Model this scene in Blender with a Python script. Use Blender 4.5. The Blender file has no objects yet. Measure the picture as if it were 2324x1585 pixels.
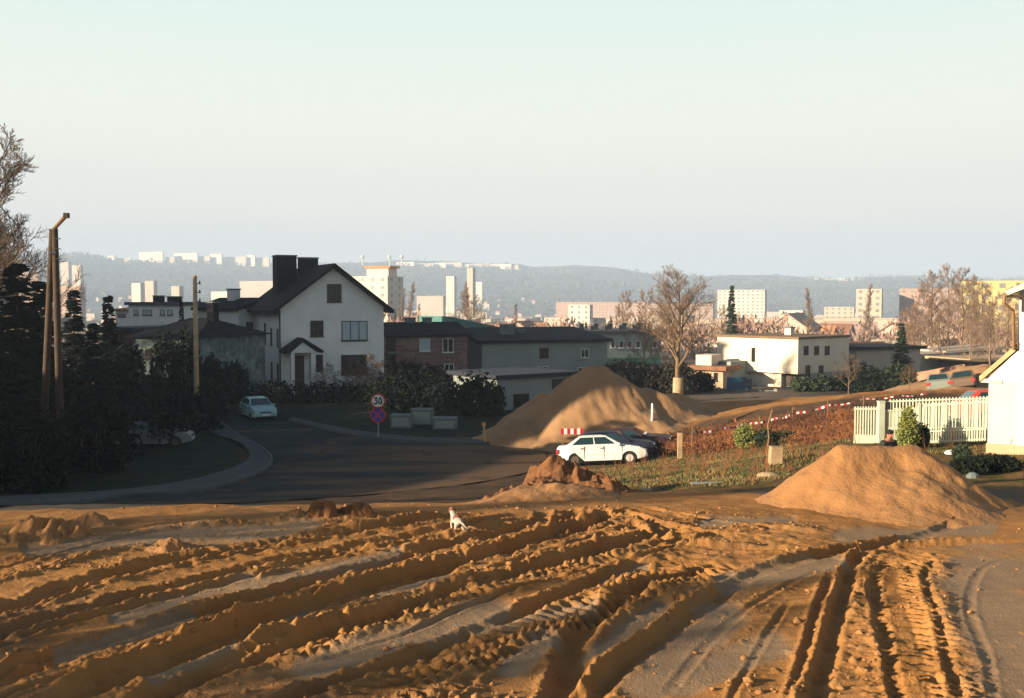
import bpy, bmesh, math, random
import numpy as np
from mathutils import Vector, Matrix
R = math.radians
rnd = random.Random(7)
SC = bpy.context.scene
COL = SC.collection

# ------------------------------------------------------------------ camera
# eye level is z = 0; the street lies 8 m lower, the sandy platform 4.1 m lower
PITCH = math.atan((792.5 - 680) / 2324)
cam_d = bpy.data.cameras.new('camera'); cam = bpy.data.objects.new('camera', cam_d); COL.objects.link(cam)
cam.location = (0, 0, 0); cam.rotation_euler = (math.pi / 2 - PITCH, 0, 0)
cam_d.sensor_width = 36; cam_d.lens = 36; cam_d.clip_start = 0.3; cam_d.clip_end = 30000
SC.camera = cam

# ------------------------------------------------------------------ sun and sky
SUN_EL = R(14)
SUN_AZ = R(66)                                     # how far left of straight behind the camera the sun stands
TRAVEL = Vector((math.sin(SUN_AZ) * math.cos(SUN_EL), math.cos(SUN_AZ) * math.cos(SUN_EL), -math.sin(SUN_EL)))
sl = bpy.data.lights.new('sun', 'SUN'); sl.energy = 5.0; sl.angle = R(0.5); sl.color = (1, .82, .58)
so = bpy.data.objects.new('sun', sl); COL.objects.link(so)
so.rotation_euler = TRAVEL.to_track_quat('-Z', 'Y').to_euler(); so.location = (-60, -40, 60)
W = bpy.data.worlds.new('World'); SC.world = W; W.use_nodes = True
nt = W.node_tree; nt.nodes.clear()
out = nt.nodes.new('ShaderNodeOutputWorld')
sky = nt.nodes.new('ShaderNodeTexSky'); sky.sky_type = 'NISHITA'; sky.sun_disc = False
sky.sun_elevation = SUN_EL
sky.sun_rotation = math.atan2(-TRAVEL.x, -TRAVEL.y)
sky.altitude = 100; sky.air_density = 1.0; sky.dust_density = 1.5
bgN = nt.nodes.new('ShaderNodeBackground'); bgN.inputs["Strength"].default_value = .05
nt.links.new(sky.outputs[0], bgN.inputs[0])
tc = nt.nodes.new('ShaderNodeTexCoord'); sep = nt.nodes.new('ShaderNodeSeparateXYZ')
nt.links.new(tc.outputs['Generated'], sep.inputs[0])
ramp = nt.nodes.new('ShaderNodeValToRGB')
nt.links.new(sep.outputs['Z'], ramp.inputs[0])
cr = ramp.color_ramp; cr.interpolation = 'EASE'
stops = [(0.0, (.66, .68, .72)), (.045, (.76, .77, .77)), (.10, (.85, .86, .80)), (.17, (.90, .94, .84)), (.285, (.78, .93, .88)), (.45, (.70, .90, .96))]
while len(cr.elements) < len(stops): cr.elements.new(.5)
for e, (p, c) in zip(cr.elements, stops): e.position = p; e.color = (*c, 1)
bgH = nt.nodes.new('ShaderNodeBackground'); bgH.inputs['Strength'].default_value = .355
nt.links.new(ramp.outputs[0], bgH.inputs[0])
mr = nt.nodes.new('ShaderNodeMapRange'); mr.interpolation_type = 'SMOOTHSTEP'
mr.inputs['From Min'].default_value = .285; mr.inputs['From Max'].default_value = .42
nt.links.new(sep.outputs['Z'], mr.inputs['Value'])
mx = nt.nodes.new('ShaderNodeMixShader')
nt.links.new(mr.outputs[0], mx.inputs[0]); nt.links.new(bgH.outputs[0], mx.inputs[1]); nt.links.new(bgN.outputs[0], mx.inputs[2])
nt.links.new(mx.outputs[0], out.inputs[0])
vs = SC.view_settings; SC.display_settings.display_device = 'sRGB'
vs.view_transform = 'Standard'; vs.look = 'None'; vs.gamma = 1; vs.use_curve_mapping = False
vs.exposure = 1.48
SC.cycles.diffuse_bounces = 1

# ------------------------------------------------------------------ helpers
F0 = Vector((0, math.cos(PITCH), -math.sin(PITCH))); U0 = Vector((0, math.sin(PITCH), math.cos(PITCH)))
def ray(px, py):
    """direction through a point of the 2324x1585 layout drawing, scaled so that y = 1"""
    d = F0 * 2324 + Vector((1, 0, 0)) * (px - 1162) + U0 * (792.5 - py)
    return d / d.y
def P(px, py, d): return ray(px, py) * d
def X(px, d): return (px - 1162) / 2324 * d

# value noise in numpy
def _hash(ix, iy, s):
    h = (ix.astype(np.int64) * 374761393 + iy.astype(np.int64) * 668265263 + s * 974711) & 0xffffffff
    h = ((h ^ (h >> 13)) * 1274126177) & 0xffffffff
    return ((h ^ (h >> 16)) & 0xffff) / 65535.0
def vnoise(x, y, s=0):
    ix = np.floor(x); iy = np.floor(y); fx = x - ix; fy = y - iy
    fx = fx * fx * (3 - 2 * fx); fy = fy * fy * (3 - 2 * fy)
    a = _hash(ix, iy, s); b = _hash(ix + 1, iy, s); c = _hash(ix, iy + 1, s); d = _hash(ix + 1, iy + 1, s)
    return (a * (1 - fx) + b * fx) * (1 - fy) + (c * (1 - fx) + d * fx) * fy * 1.0
def fbm(x, y, s=0, o=4):
    r = 0; a = .5; t = 0
    for i in range(o):
        r = r + a * vnoise(x * 2 ** i, y * 2 ** i, s + i * 17); t += a; a *= .5
    return r / t
def smooth(a, b, x):
    t = np.clip((x - a) / (b - a), 0, 1); return t * t * (3 - 2 * t)

# ------------------------------------------------------------------ terrain height
ctrl = []
for x in (-16, -10, -5, 0, 5, 10, 16):
    for y in (-6, 3, 10, 16): ctrl.append((x, y, -4.1))
for x in (-30, 30):
    for y in (-10, 5, 15): ctrl.append((x, y, -4.3 if x < 0 else -4.0))
for x, y, z in [(-11, 19.5, -4.2), (-6, 19.8, -4.15), (0, 20, -4.17), (5, 20, -4.2), (10, 20, -4.2), (14, 20, -4.2),
                (-13, 24.5, -5.0), (-6, 24.5, -4.95), (0, 24.5, -4.85), (3.5, 25, -4.75), (8, 24, -4.4), (12, 24, -4.35), (-22, 24, -5.2),
                (-16, 30, -6.2), (-6, 30, -6.0), (1, 30, -5.7), (-22, 40, -7.5), (-12, 40, -7.4), (-5, 40, -7.3), (1, 40, -7.0),
                (-28, 50, -7.9), (-15, 50, -8), (-8, 50, -8), (0, 50, -8), (2.5, 49, -7.95), (5.5, 49, -7.85), (5, 53, -8.15), (6.6, 54, -8.1), (-45, 50, -8), (-45, 25, -6),
                (-40, 70, -8), (-20, 70, -8), (-5, 70, -8.05), (0, 62, -8), (-40, 90, -8.1), (-15, 90, -8.05), (0, 85, -8.1), (14, 88, -8.3), (30, 95, -8.3),
                (40, 80, -7.5), (45, 60, -5), (45, 40, -4.2), (-60, 130, -9), (0, 130, -9), (50, 130, -9), (-60, 170, -10.5), (0, 170, -10.5), (70, 170, -10),
                (-80, 90, -8), (80, 90, -7), (-80, 40, -7), (80, 40, -4), (20, 32, -4.2), (17, 26, -4.3), (60, 10, -4), (-60, 5, -5.2)]:
    ctrl.append((x, y, z))
for px, py, d in [(1450, 1120, 23), (1600, 1100, 25.5), (1800, 1075, 27.5), (1900, 1040, 30), (1940, 1006, 32), (2085, 1007, 31.5), (2243, 1012, 31), (2243, 1033, 29),
                  (1450, 1085, 34), (1600, 1062, 37), (1700, 1042, 40), (1850, 1016, 40), (1550, 1023, 50), (1700, 1012, 48), (1900, 1000, 42),
                  (1500, 988, 56), (1600, 962, 56), (1750, 932, 54), (1930, 906, 52), (1600, 938, 66), (1750, 908, 68), (1880, 900, 66), (2060, 892, 58), (2200, 888, 58),
                  (1540, 912, 81), (1440, 978, 60), (2150, 893, 72), (2250, 880, 72), (2250, 966, 40), (2120, 960, 40), (1380, 1057, 47)]:
    p = P(px, py, d); ctrl.append((p.x, p.y, p.z))
ctrl = np.array(ctrl, float)
def _tps(r2): return np.where(r2 > 1e-9, r2 * np.log(r2 + 1e-12) * .5, 0)
_n = len(ctrl); _S = 30.0
_c = ctrl[:, :2] / _S
_K = _tps(((_c[:, None] - _c[None]) ** 2).sum(-1)) + np.eye(_n) * 2e-4
_Pm = np.hstack([np.ones((_n, 1)), _c])
_A = np.block([[_K, _Pm], [_Pm.T, np.zeros((3, 3))]])
_w = np.linalg.solve(_A, np.concatenate([ctrl[:, 2], np.zeros(3)]))
FAR_D = np.array([0, 130, 170, 300, 600, 1000, 1500, 2000, 2350, 2700, 3100, 3500, 3800, 4300, 6000, 9000.])
FAR_Z = np.array([-9, -9, -10.5, -15, -25, -33, -37, -38, -32, -10, 22, 55, 66, 70, 60, 40.])
HP = np.array([-900, 0, 190, 300, 600, 850, 900, 1060, 1180, 1210, 1300, 1400, 1470, 1560, 1600, 1750, 1900, 2000, 2100, 2324, 3200.])
HY = np.array([592, 597, 590, 601, 606, 600, 596, 602, 607, 613, 607, 612, 625, 629, 633, 631, 640, 636, 640, 645, 640.])
def far_h(x, y):
    r = np.hypot(x, y)
    z = np.interp(r, FAR_D, FAR_Z)
    px = 1162 + np.clip(x / np.maximum(y, .3 * r + 1e-6), -3, 3) * 2324
    top = (680 - np.interp(px, HP, HY)) / 2324 * 3500
    k = np.clip((z + 38) / (55 + 38), 0, 1.15) * (r > 2000)
    zt = -38 + (top + 38) * k
    z = np.where(r > 2000, zt, z)
    nz = (fbm(x / 260, y / 260, 3, 5) - .5) * 2
    return z + nz * smooth(2100, 2800, r) * 15 * smooth(4300, 3300, r) + nz * smooth(250, 800, r) * 1.2
def base_h(x, y):
    x = np.asarray(x, float); y = np.asarray(y, float); sh = x.shape
    x = x.ravel(); y = y.ravel()
    r = np.hypot(x, y); z = np.empty_like(x)
    near = (r < 185) & (y > -30)
    if near.any():
        idx = np.nonzero(near)[0]
        for i in range(0, len(idx), 60000):
            j = idx[i:i + 60000]; q = np.stack([np.clip(x[j], -85, 85), y[j]], 1) / _S
            k = _tps(((q[:, None] - _c[None]) ** 2).sum(-1))
            z[j] = k @ _w[:_n] + _w[_n] + q @ _w[_n + 1:]
    fz = far_h(x, y)
    zz = np.where(near, 0, 1)
    blend = smooth(125, 180, r)
    z = np.where(near, np.where(near, z, 0) * (1 - blend) + fz * blend, fz)
    back = smooth(-5, -28, y) * (r < 400)
    z = np.where(y < -5, z * (1 - back) + (-4.2) * back, z)
    return z.reshape(sh)
def H(x, y): return float(base_h(np.array([x]), np.array([y]))[0])
_ds = np.concatenate([np.linspace(4, 200, 1400), np.geomspace(200.5, 5200, 900)])
def G(px, py):
    """the point of the ground seen at that place of the layout drawing"""
    r = ray(px, py); z = base_h(r.x * _ds, _ds); below = np.nonzero(r.z * _ds <= z)[0]
    if len(below) == 0: return r * 3500
    i = below[0]
    if i == 0: return r * float(_ds[0])
    a = r.z * _ds[i - 1] - z[i - 1]; b = z[i] - r.z * _ds[i]
    d = float(_ds[i - 1] + (_ds[i] - _ds[i - 1]) * a / (a + b + 1e-9))
    return Vector((r.x * d, d, H(r.x * d, d)))

# ------------------------------------------------------------------ materials
def M(name, col, rough=.85, var=.15, scale=3.0, bump=0.0, col2=None, fine=0, metal=0, spec=.35, det=5, thr=None):
    m = bpy.data.materials.new(name); m.use_nodes = True
    n = m.node_tree.nodes; l = m.node_tree.links; b = n['Principled BSDF']
    b.inputs['Roughness'].default_value = rough; b.inputs['Metallic'].default_value = metal
    b.inputs['Specular IOR Level'].default_value = spec
    t = n.new('ShaderNodeTexCoord'); nz = n.new('ShaderNodeTexNoise'); nz.inputs['Scale'].default_value = scale
    nz.inputs['Detail'].default_value = det; nz.inputs['Roughness'].default_value = .62
    l.new(t.outputs['Object'], nz.inputs['Vector'])
    r = n.new('ShaderNodeValToRGB'); l.new(nz.outputs['Fac'], r.inputs[0])
    lo, hi = thr or (.32, .68)
    r.color_ramp.elements[0].position = lo; r.color_ramp.elements[1].position = hi
    c2 = col2 or [min(1, c * (1 + var)) for c in col]
    c1 = col if col2 else [c * (1 - var) for c in col]
    r.color_ramp.elements[0].color = (*c1, 1); r.color_ramp.elements[1].color = (*c2, 1)
    l.new(r.outputs[0], b.inputs['Base Color'])
    if bump:
        bp = n.new('ShaderNodeBump'); bp.inputs['Strength'].default_value = bump; bp.inputs['Distance'].default_value = .05
        n2 = n.new('ShaderNodeTexNoise'); n2.inputs['Scale'].default_value = fine or scale * 6; n2.inputs['Detail'].default_value = 4
        l.new(t.outputs['Object'], n2.inputs['Vector']); l.new(n2.outputs['Fac'], bp.inputs['Height']); l.new(bp.outputs[0], b.inputs['Normal'])
    return m

# ------------------------------------------------------------------ mesh builder
class MB:
    def __init__(s): s.v = []; s.f = []
    def add(s, vs, fs):
        o = len(s.v); s.v += [tuple(v) for v in vs]; s.f += [tuple(o + i for i in f) for f in fs]; return s
    def box(s, x0, x1, y0, y1, z0, z1):
        return s.add([(x0, y0, z0), (x1, y0, z0), (x1, y1, z0), (x0, y1, z0), (x0, y0, z1), (x1, y0, z1), (x1, y1, z1), (x0, y1, z1)],
                     [(0, 3, 2, 1), (4, 5, 6, 7), (0, 1, 5, 4), (1, 2, 6, 5), (2, 3, 7, 6), (3, 0, 4, 7)])
    def hexa(s, b, t):
        return s.add(list(b) + list(t), [(0, 3, 2, 1), (4, 5, 6, 7), (0, 1, 5, 4), (1, 2, 6, 5), (2, 3, 7, 6), (3, 0, 4, 7)])
    def tube(s, p0, p1, r0, r1=None, n=8, cap=True):
        r1 = r0 if r1 is None else r1; p0 = Vector(p0); p1 = Vector(p1); d = (p1 - p0)
        if d.length < 1e-6: return s
        d.normalize(); a = d.orthogonal().normalized(); b = d.cross(a)
        vs = []
        for p, r in ((p0, r0), (p1, r1)):
            for i in range(n):
                t = 2 * math.pi * i / n; vs.append(p + (a * math.cos(t) + b * math.sin(t)) * r)
        fs = [(i, (i + 1) % n, n + (i + 1) % n, n + i) for i in range(n)]
        if cap: fs += [tuple(range(n - 1, -1, -1)), tuple(range(n, 2 * n))]
        return s.add(vs, fs)
    def path(s, pts, r, n=6):
        for a, b in zip(pts, pts[1:]): s.tube(a, b, r, r, n)
        return s
    def prism(s, poly, ax, lo, hi):
        """extrude a polygon (pairs) along axis 'x', 'y' or 'z'"""
        def mk(a, b, c): return {'x': (c, a, b), 'y': (a, c, b), 'z': (a, b, c)}[ax]
        n = len(poly); vs = [mk(a, b, lo) for a, b in poly] + [mk(a, b, hi) for a, b in poly]
        return s.add(vs, [tuple(range(n)), tuple(range(2 * n - 1, n - 1, -1))] + [(i, n + i, n + (i + 1) % n, (i + 1) % n) for i in range(n)])
    def ball(s, c, rx, ry, rz, nu=10, nv=7):
        vs = []; fs = []
        for j in range(nv + 1):
            ph = math.pi * j / nv
            for i in range(nu):
                th = 2 * math.pi * i / nu; vs.append((c[0] + rx * math.sin(ph) * math.cos(th), c[1] + ry * math.sin(ph) * math.sin(th), c[2] + rz * math.cos(ph)))
        for j in range(nv):
            for i in range(nu): fs.append((j * nu + i, (j + 1) * nu + i, (j + 1) * nu + (i + 1) % nu, j * nu + (i + 1) % nu))
        return s.add(vs, fs)
    def mesh(s, name, mat, smooth_=False):
        me = bpy.data.meshes.new(name); me.from_pydata(s.v, [], s.f)
        if mat: me.materials.append(mat)
        if smooth_: me.shade_smooth()
        me.update(); return me
    def build(s, name, mat, parent=None, smooth_=False, loc=None, bevel=0, **kw):
        me = s.mesh(name, mat, smooth_)
        bm = bmesh.new(); bm.from_mesh(me); bmesh.ops.recalc_face_normals(bm, faces=bm.faces)
        if bevel: bmesh.ops.bevel(bm, geom=list(bm.edges), offset=bevel, segments=2, affect='EDGES', profile=.6)
        bm.to_mesh(me); bm.free()
        return link(name, me, parent, loc, **kw)
def link(name, me, parent=None, loc=None, label=None, cat=None, group=None, kind=None):
    o = bpy.data.objects.new(name, me); COL.objects.link(o)
    if parent is not None: o.parent = parent
    if loc is not None: o.location = loc
    return tag(o, label, cat, group, kind)
def tag(o, label=None, cat=None, group=None, kind=None):
    if label: o['label'] = label
    if cat: o['category'] = cat
    if group: o['group'] = group
    if kind: o['kind'] = kind
    return o
def thing(name, label, cat, loc=(0, 0, 0), rz=0, group=None):
    o = bpy.data.objects.new(name, None); o.empty_display_size = .3; COL.objects.link(o)
    o.location = loc; o.rotation_euler = (0, 0, rz)
    return tag(o, label, cat, group)
KIDS = {}
def copy_tree(o, parent=None):
    c = o.copy(); COL.objects.link(c); c.parent = parent
    for ch in KIDS.get(o.name, []): copy_tree(ch, c)
    return c
def grid_mesh(name, V, nr, nc, mat, keep=None, smooth_=True, attr=None, wrap=False):
    """V: (nr*nc,3) array -> quad grid"""
    i = np.arange(nr - 1)[:, None] * nc; j = np.arange(nc if wrap else nc - 1)[None, :]; j2 = (j + 1) % nc
    q = np.stack([(i + j).ravel(), (i + j2).ravel(), (i + nc + j2).ravel(), (i + nc + j).ravel()], 1)
    if keep is not None:
        q = q[keep[q].all(1)]
        used = np.unique(q); mp = -np.ones(len(V), int); mp[used] = np.arange(len(used)); q = mp[q]; V = V[used]
        if attr is not None: attr = attr[used]
    me = bpy.data.meshes.new(name); me.vertices.add(len(V)); me.vertices.foreach_set('co', V.astype(np.float32).ravel())
    me.loops.add(q.size); me.loops.foreach_set('vertex_index', q.astype(np.int32).ravel())
    me.polygons.add(len(q)); me.polygons.foreach_set('loop_start', np.arange(0, q.size, 4, dtype=np.int32))
    me.update(calc_edges=True)
    if smooth_: me.shade_smooth()
    if attr is not None:
        a = me.color_attributes.new('kind', 'FLOAT_COLOR', 'POINT'); a.data.foreach_set('color', attr.astype(np.float32).ravel())
    if mat: me.materials.append(mat)
    return me
# ------------------------------------------------------------------ ground with wheel ruts
def gp(pts, z=None):
    """layout points -> plan points on the sandy platform"""
    o = []
    for px, py in pts:
        if py >= 1150:
            r = ray(px, py); d = -4.13 / r.z; o.append((r.x * d, d))
        else:
            g = G(px, py); o.append((g.x, g.y))
    return np.array(o)
def dense(pl, step=.35):
    out = []
    n = len(pl)
    for i in range(n - 1):
        p0 = pl[max(i - 1, 0)]; p1 = pl[i]; p2 = pl[i + 1]; p3 = pl[min(i + 2, n - 1)]
        k = max(1, int(np.hypot(*(p2 - p1)) / step))
        for j in range(k):
            t = j / k
            out.append(.5 * ((2 * p1) + (-p0 + p2) * t + (2 * p0 - 5 * p1 + 4 * p2 - p3) * t * t + (-p0 + 3 * p1 - 3 * p2 + p3) * t ** 3))
    out.append(pl[-1]); return np.array(out)
# (points, half width, depth, berm height left, berm height right, lug height)
RUTS = [
 ([(-120, 1330), (60, 1290), (330, 1226), (700, 1188), (1000, 1160)], .38, .07, .05, .05, 0),
 ([(-150, 1440), (0, 1392), (300, 1300), (600, 1238), (900, 1195), (1100, 1168)], .20, .13, .07, .07, 0),
 ([(-150, 1500), (0, 1445), (250, 1372), (500, 1308), (750, 1254), (1000, 1208), (1200, 1166)], .16, .11, .07, .06, 0),
 ([(-150, 1600), (0, 1540), (200, 1482), (450, 1402), (700, 1322), (850, 1283), (1020, 1237), (1200, 1195), (1330, 1166)], .24, .20, .08, .09, 0),
 ([(60, 1625), (300, 1532), (560, 1440), (800, 1352), (950, 1306), (1150, 1248), (1330, 1200), (1400, 1166)], .22, .22, .15, .08, 0),
 ([(250, 1640), (560, 1492), (830, 1420), (960, 1366), (1150, 1308), (1400, 1250), (1550, 1200)], .22, .17, .09, .08, 0),
 ([(560, 1640), (760, 1560), (930, 1500), (1085, 1432), (1250, 1368), (1345, 1332), (1480, 1280)], .15, .17, .09, .07, 0),
 ([(820, 1640), (1000, 1520), (1200, 1425), (1400, 1372), (1500, 1322), (1640, 1270)], .34, .06, .04, .04, .046),
 ([(560, 1530), (800, 1428), (1000, 1368), (1250, 1292), (1450, 1240)], .26, .05, .03, .03, .030),
 ([(1240, 1680), (1290, 1540), (1310, 1450), (1390, 1380), (1480, 1330), (1640, 1290)], .17, .22, .10, .08, 0),
 ([(1280, 1680), (1340, 1585), (1450, 1490), (1600, 1382), (1700, 1312), (1850, 1266), (2000, 1237), (2150, 1192), (2240, 1160)], .13, .17, .12, .02, 0),
 ([(1820, 1690), (1850, 1585), (1888, 1440), (1918, 1340), (1955, 1262), (2080, 1238), (2324, 1225)], .11, .15, .09, .03, 0),
 ([(1790, 1640), (1850, 1420), (1890, 1300)], .07, .07, .05, .02, 0),
 ([(2130, 1690), (2112, 1585), (2090, 1480), (2052, 1380), (2040, 1300), (2095, 1248)], .40, .035, .05, .05, .040),
 ([(2060, 1690), (2030, 1560), (1998, 1420), (1985, 1310), (2040, 1262)], .08, .07, .05, .02, 0),
 ([(2190, 1690), (2165, 1560), (2130, 1420), (2098, 1310), (2130, 1262)], .07, .05, .05, .03, 0),
 ([(1170, 1200), (1225, 1185), (1235, 1160), (1210, 1152)], .14, .12, .06, .07, 0),
 ([(1215, 1215), (1290, 1190), (1300, 1162), (1280, 1152)], .14, .13, .07, .07, 0),
 ([(1290, 1215), (1355, 1195), (1368, 1166), (1350, 1152)], .15, .15, .07, .08, 0),
 ([(1380, 1160), (1500, 1200), (1640, 1215), (1800, 1220)], .15, .13, .06, .07, 0),
 ([(1400, 1185), (1520, 1240), (1680, 1250), (1900, 1250)], .14, .11, .06, .06, 0),
 ([(1420, 1150), (1560, 1172), (1760, 1200), (1900, 1212)], .12, .09, .04, .05, 0),
 ([(300, 1235), (560, 1262), (800, 1250), (1000, 1262)], .1, .05, .04, .03, 0),
]
_more = []
for k_, offs in ((0, (-14, 16)), (1, (17, -15)), (2, (20,)), (3, (-24, 26)), (4, (-34, 30)), (5, (-30, 28)), (6, (24,))):
    for j_, o_ in enumerate(offs):
        p_ = RUTS[k_][0]; _more.append(([(a + 30 * j_ + 11 * k_, b + o_ * (.45 + .75 * (b - 1160) / 420) + 3 * math.sin(i_ * 2.3 + k_)) for i_, (a, b) in enumerate(p_) if b < 1640], .055 + .02 * ((k_ + j_) % 3), .075, .055, .05, 0))
_more += [([(960, 1640), (1130, 1500), (1330, 1400), (1450, 1345)], .10, .05, .05, .04, .03), ([(1500, 1600), (1620, 1450), (1760, 1350), (1880, 1290)], .06, .04, .03, .03, 0), ([(1640, 1640), (1720, 1480), (1800, 1360)], .05, .035, .03, .02, 0), ([(2260, 1640), (2240, 1500), (2200, 1380), (2230, 1290), (2324, 1262)], .06, .04, .035, .03, 0)]
RUTS += _more
DAMP = [(700, 1525, 1120, 1400, 42), (860, 1360, 1010, 1315, 16), (60, 1262, 700, 1196, 26), (1480, 1560, 1640, 1420, 60), (1660, 1330, 1900, 1290, 30), (2240, 1330, 2330, 1560, 110), (1560, 1560, 1760, 1480, 50), (1080, 1440, 1350, 1390, 18), (120, 1500, 420, 1410, 18), (560, 1340, 900, 1262, 13), (1600, 1190, 1800, 1180, 14),
        (250, 1420, 560, 1330, 20), (330, 1560, 700, 1400, 18), (1160, 1530, 1240, 1470, 30), (1380, 1330, 1460, 1300, 14), (1920, 1215, 2250, 1200, 22), (1350, 1500, 1500, 1400, 26)]
def build_ground():
    d = np.concatenate([np.linspace(-70, 4, 20), np.linspace(5, 8.2, 14)[:-1]])
    # rings: spacing grows with distance
    rr = [8.2]
    while rr[-1] < 24: rr.append(rr[-1] + .0165 * (rr[-1] / 9) ** 1.15)
    while rr[-1] < 120: rr.append(rr[-1] * 1.0105)
    while rr[-1] < 5600: rr.append(rr[-1] * 1.03)
    rr.append(9000)
    r1 = np.array([.8, 2, 3.5, 5, 6, 7, 7.6] + rr)
    a = np.concatenate([np.linspace(-180, -36, 40)[:-1], np.linspace(-36, 36, 1150), np.linspace(36, 180, 40)[1:-1]])
    a = np.radians(a); nr = len(r1); nc = len(a)
    RR, AA = np.meshgrid(r1, a, indexing='ij')
    x = (RR * np.sin(AA)).ravel(); y = (RR * np.cos(AA)).ravel()
    z = base_h(x, y); damp_all = np.zeros(len(x))
    r = np.hypot(x, y)
    near = np.nonzero((r < 30) & (y > 3) & (np.abs(np.degrees(np.arctan2(x, y))) < 40))[0]
    X_, Y_ = x[near], y[near]; dz = np.zeros(len(near)); flat = np.ones(len(near)); tread = np.zeros(len(near))
    for k, (pts, w, dep, bl, br, lug) in enumerate(RUTS):
        pl = dense(gp(pts)); m = 1.6 * w + .35
        bb = (X_ > pl[:, 0].min() - m) & (X_ < pl[:, 0].max() + m) & (Y_ > pl[:, 1].min() - m) & (Y_ < pl[:, 1].max() + m)
        ii = np.nonzero(bb)[0]; best = np.full(len(ii), 9.); sgn = np.zeros(len(ii)); al = np.zeros(len(ii)); acc = 0
        for p, q in zip(pl, pl[1:]):
            v = q - p; L = np.hypot(*v)
            if L < 1e-6: continue
            v = v / L
            ex = X_[ii] - p[0]; ey = Y_[ii] - p[1]; t = np.clip(ex * v[0] + ey * v[1], 0, L)
            dx = ex - v[0] * t; dy = ey - v[1] * t; dd = np.hypot(dx, dy); up = dd < best
            best = np.where(up, dd, best); sgn = np.where(up, np.sign(v[0] * ey - v[1] * ex), sgn); al = np.where(up, acc + t, al); acc += L
        tot = acc
        jit = (fbm(al * 1.3 + k * 31, sgn * 3 + k, 5, 3) - .5) * .5 * w + (fbm(al * 7 + k * 31, sgn * 3 + k, 9, 3) - .5) * .25 * w
        q_ = .62 if k in (1, 2, 3, 4, 5, 6) else .52; dep = dep * q_; bl = bl * .52; br = br * .50
        s = best + jit
        fade = smooth(0, .8, al) * smooth(tot, tot - .9, al)
        cl = .65 + .7 * fbm(al * 2.2 + 9 * k, sgn * 7., 21, 3)
        clump = .45 + 1.1 * fbm(X_[ii] * 4.3, Y_[ii] * 4.3, 31, 4)
        bh = np.where(sgn > 0, bl, br) * cl * clump * 1.15
        prof = -1.15 * dep * np.exp(-np.abs(s / (1.1 * w)) ** 2.7) + bh * np.exp(-((s - 1.38 * w) / (.27 * w + .022)) ** 2) + .25 * bh * np.exp(-((s - 1.5 * w) / (.9 * w + .05)) ** 2)
        if lug:
            lg = np.sin(2 * np.pi * (al + .5 * best + .09 * fbm(al * 2, best * 3, 41, 2)) / .19); prof = prof + lug * np.clip(lg * 2, -1, 1) * smooth(.22, .50, fbm(X_[ii] * 1.6, Y_[ii] * 1.6, 43, 3)) * np.exp(-(best / (w * 1.15)) ** 6)
        dz[ii] += prof * fade + ((fbm(X_[ii] * 3.1, Y_[ii] * 3.1, 35, 5) - .5) * .42 * min(w, .2) + np.clip(vnoise(X_[ii] * 8, Y_[ii] * 8, 37) - .6, 0, 1) * .25 * min(w, .2)) * np.exp(-(best / (1.5 * w + .05)) ** 2) * fade + (fbm(X_[ii] * 11, Y_[ii] * 11, 33, 3) - .5) * min(.05, .3 * w) * np.exp(-((best - 1.3 * w) / (.6 * w + .05)) ** 2) * fade
        flat[ii] = np.minimum(flat[ii], 1 - .75 * np.exp(-(best / (w * 2.2)) ** 2) * fade)
    # churned middle, ragged left edge
    c0 = gp([(1520, 1235)])[0]
    ch = np.exp(-(((X_ - c0[0]) / 3.4) ** 2 + ((Y_ - c0[1]) / 2.6) ** 2))
    c1 = gp([(250, 1290)])[0]
    ch = np.maximum(ch, .35 * np.exp(-(((X_ - c1[0]) / 3.5) ** 2 + ((Y_ - c1[1]) / 1.3) ** 2)))
    c2 = gp([(1500, 1360)])[0]
    ch = np.maximum(ch, .7 * np.exp(-(((X_ - c2[0]) / .9) ** 2 + ((Y_ - c2[1]) / 1.8) ** 2)))
    ca, sa = math.cos(.15), math.sin(.15); u = X_ * ca + Y_ * sa; v = -X_ * sa + Y_ * ca
    rough = (fbm(u * 1.6, v * 3.4, 51, 5) - .5)
    ridg = 1 - np.abs(fbm(u * 1.3 + 40, v * 2.6, 61, 4) * 2 - 1) * 2
    dz += ch * (rough * .16 + ridg * .05 + (fbm(u * 5, v * 9, 57, 4) - .5) * .07)
    g = .55 + .45 * ch
    dz += (fbm(X_ * 5, Y_ * 5, 71, 4) - .5) * .030 * g * (.5 + flat) + (fbm(X_ * .7, Y_ * .7, 81, 3) - .5) * .16
    # small clods thrown up beside the tracks
    cd = vnoise(X_ * 6.5, Y_ * 6.5, 91) ; cm = fbm(X_ * .8 + 7, Y_ * .8, 95, 2)
    dz += np.clip(cd - .78, 0, 1) * .22 * np.clip(cm - .42, 0, 1) * 4 * (1 - .7 * ch) * smooth(20, 14, Y_)
    # drag lines across the bottom right (as a blade leaves them)
    br_ = smooth(2.0, 3.2, X_) * smooth(16.5, 14.5, Y_)
    dz += br_ * (fbm(X_ * .9, Y_ * 11, 101, 3) - .5) * .045
    dm = np.zeros(len(near)); qx = 1162 + X_ / Y_ * 2324; qy = 680 + 4.13 / Y_ * 2324
    for (ax, ay, bx_, by_, hw) in DAMP:
        vx, vy = bx_ - ax, by_ - ay; t = np.clip(((qx - ax) * vx + (qy - ay) * vy) / (vx * vx + vy * vy), 0, 1); e = np.hypot(qx - ax - vx * t, (qy - ay - vy * t) * 1.5)
        dm = np.maximum(dm, smooth(1.5, .6, e / hw + (fbm(X_ * 1.7, Y_ * 1.7, 151, 4) - .5) * 1.3))
    dz = dz * (1 - .62 * dm) - .02 * dm
    damp_all[near] = dm
    fadef = smooth(26, 21.5, np.hypot(X_, Y_)) * (smooth(3, 6, Y_))
    z[near] += dz * fadef
    mid = (r > 22) & (r < 120)
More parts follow.
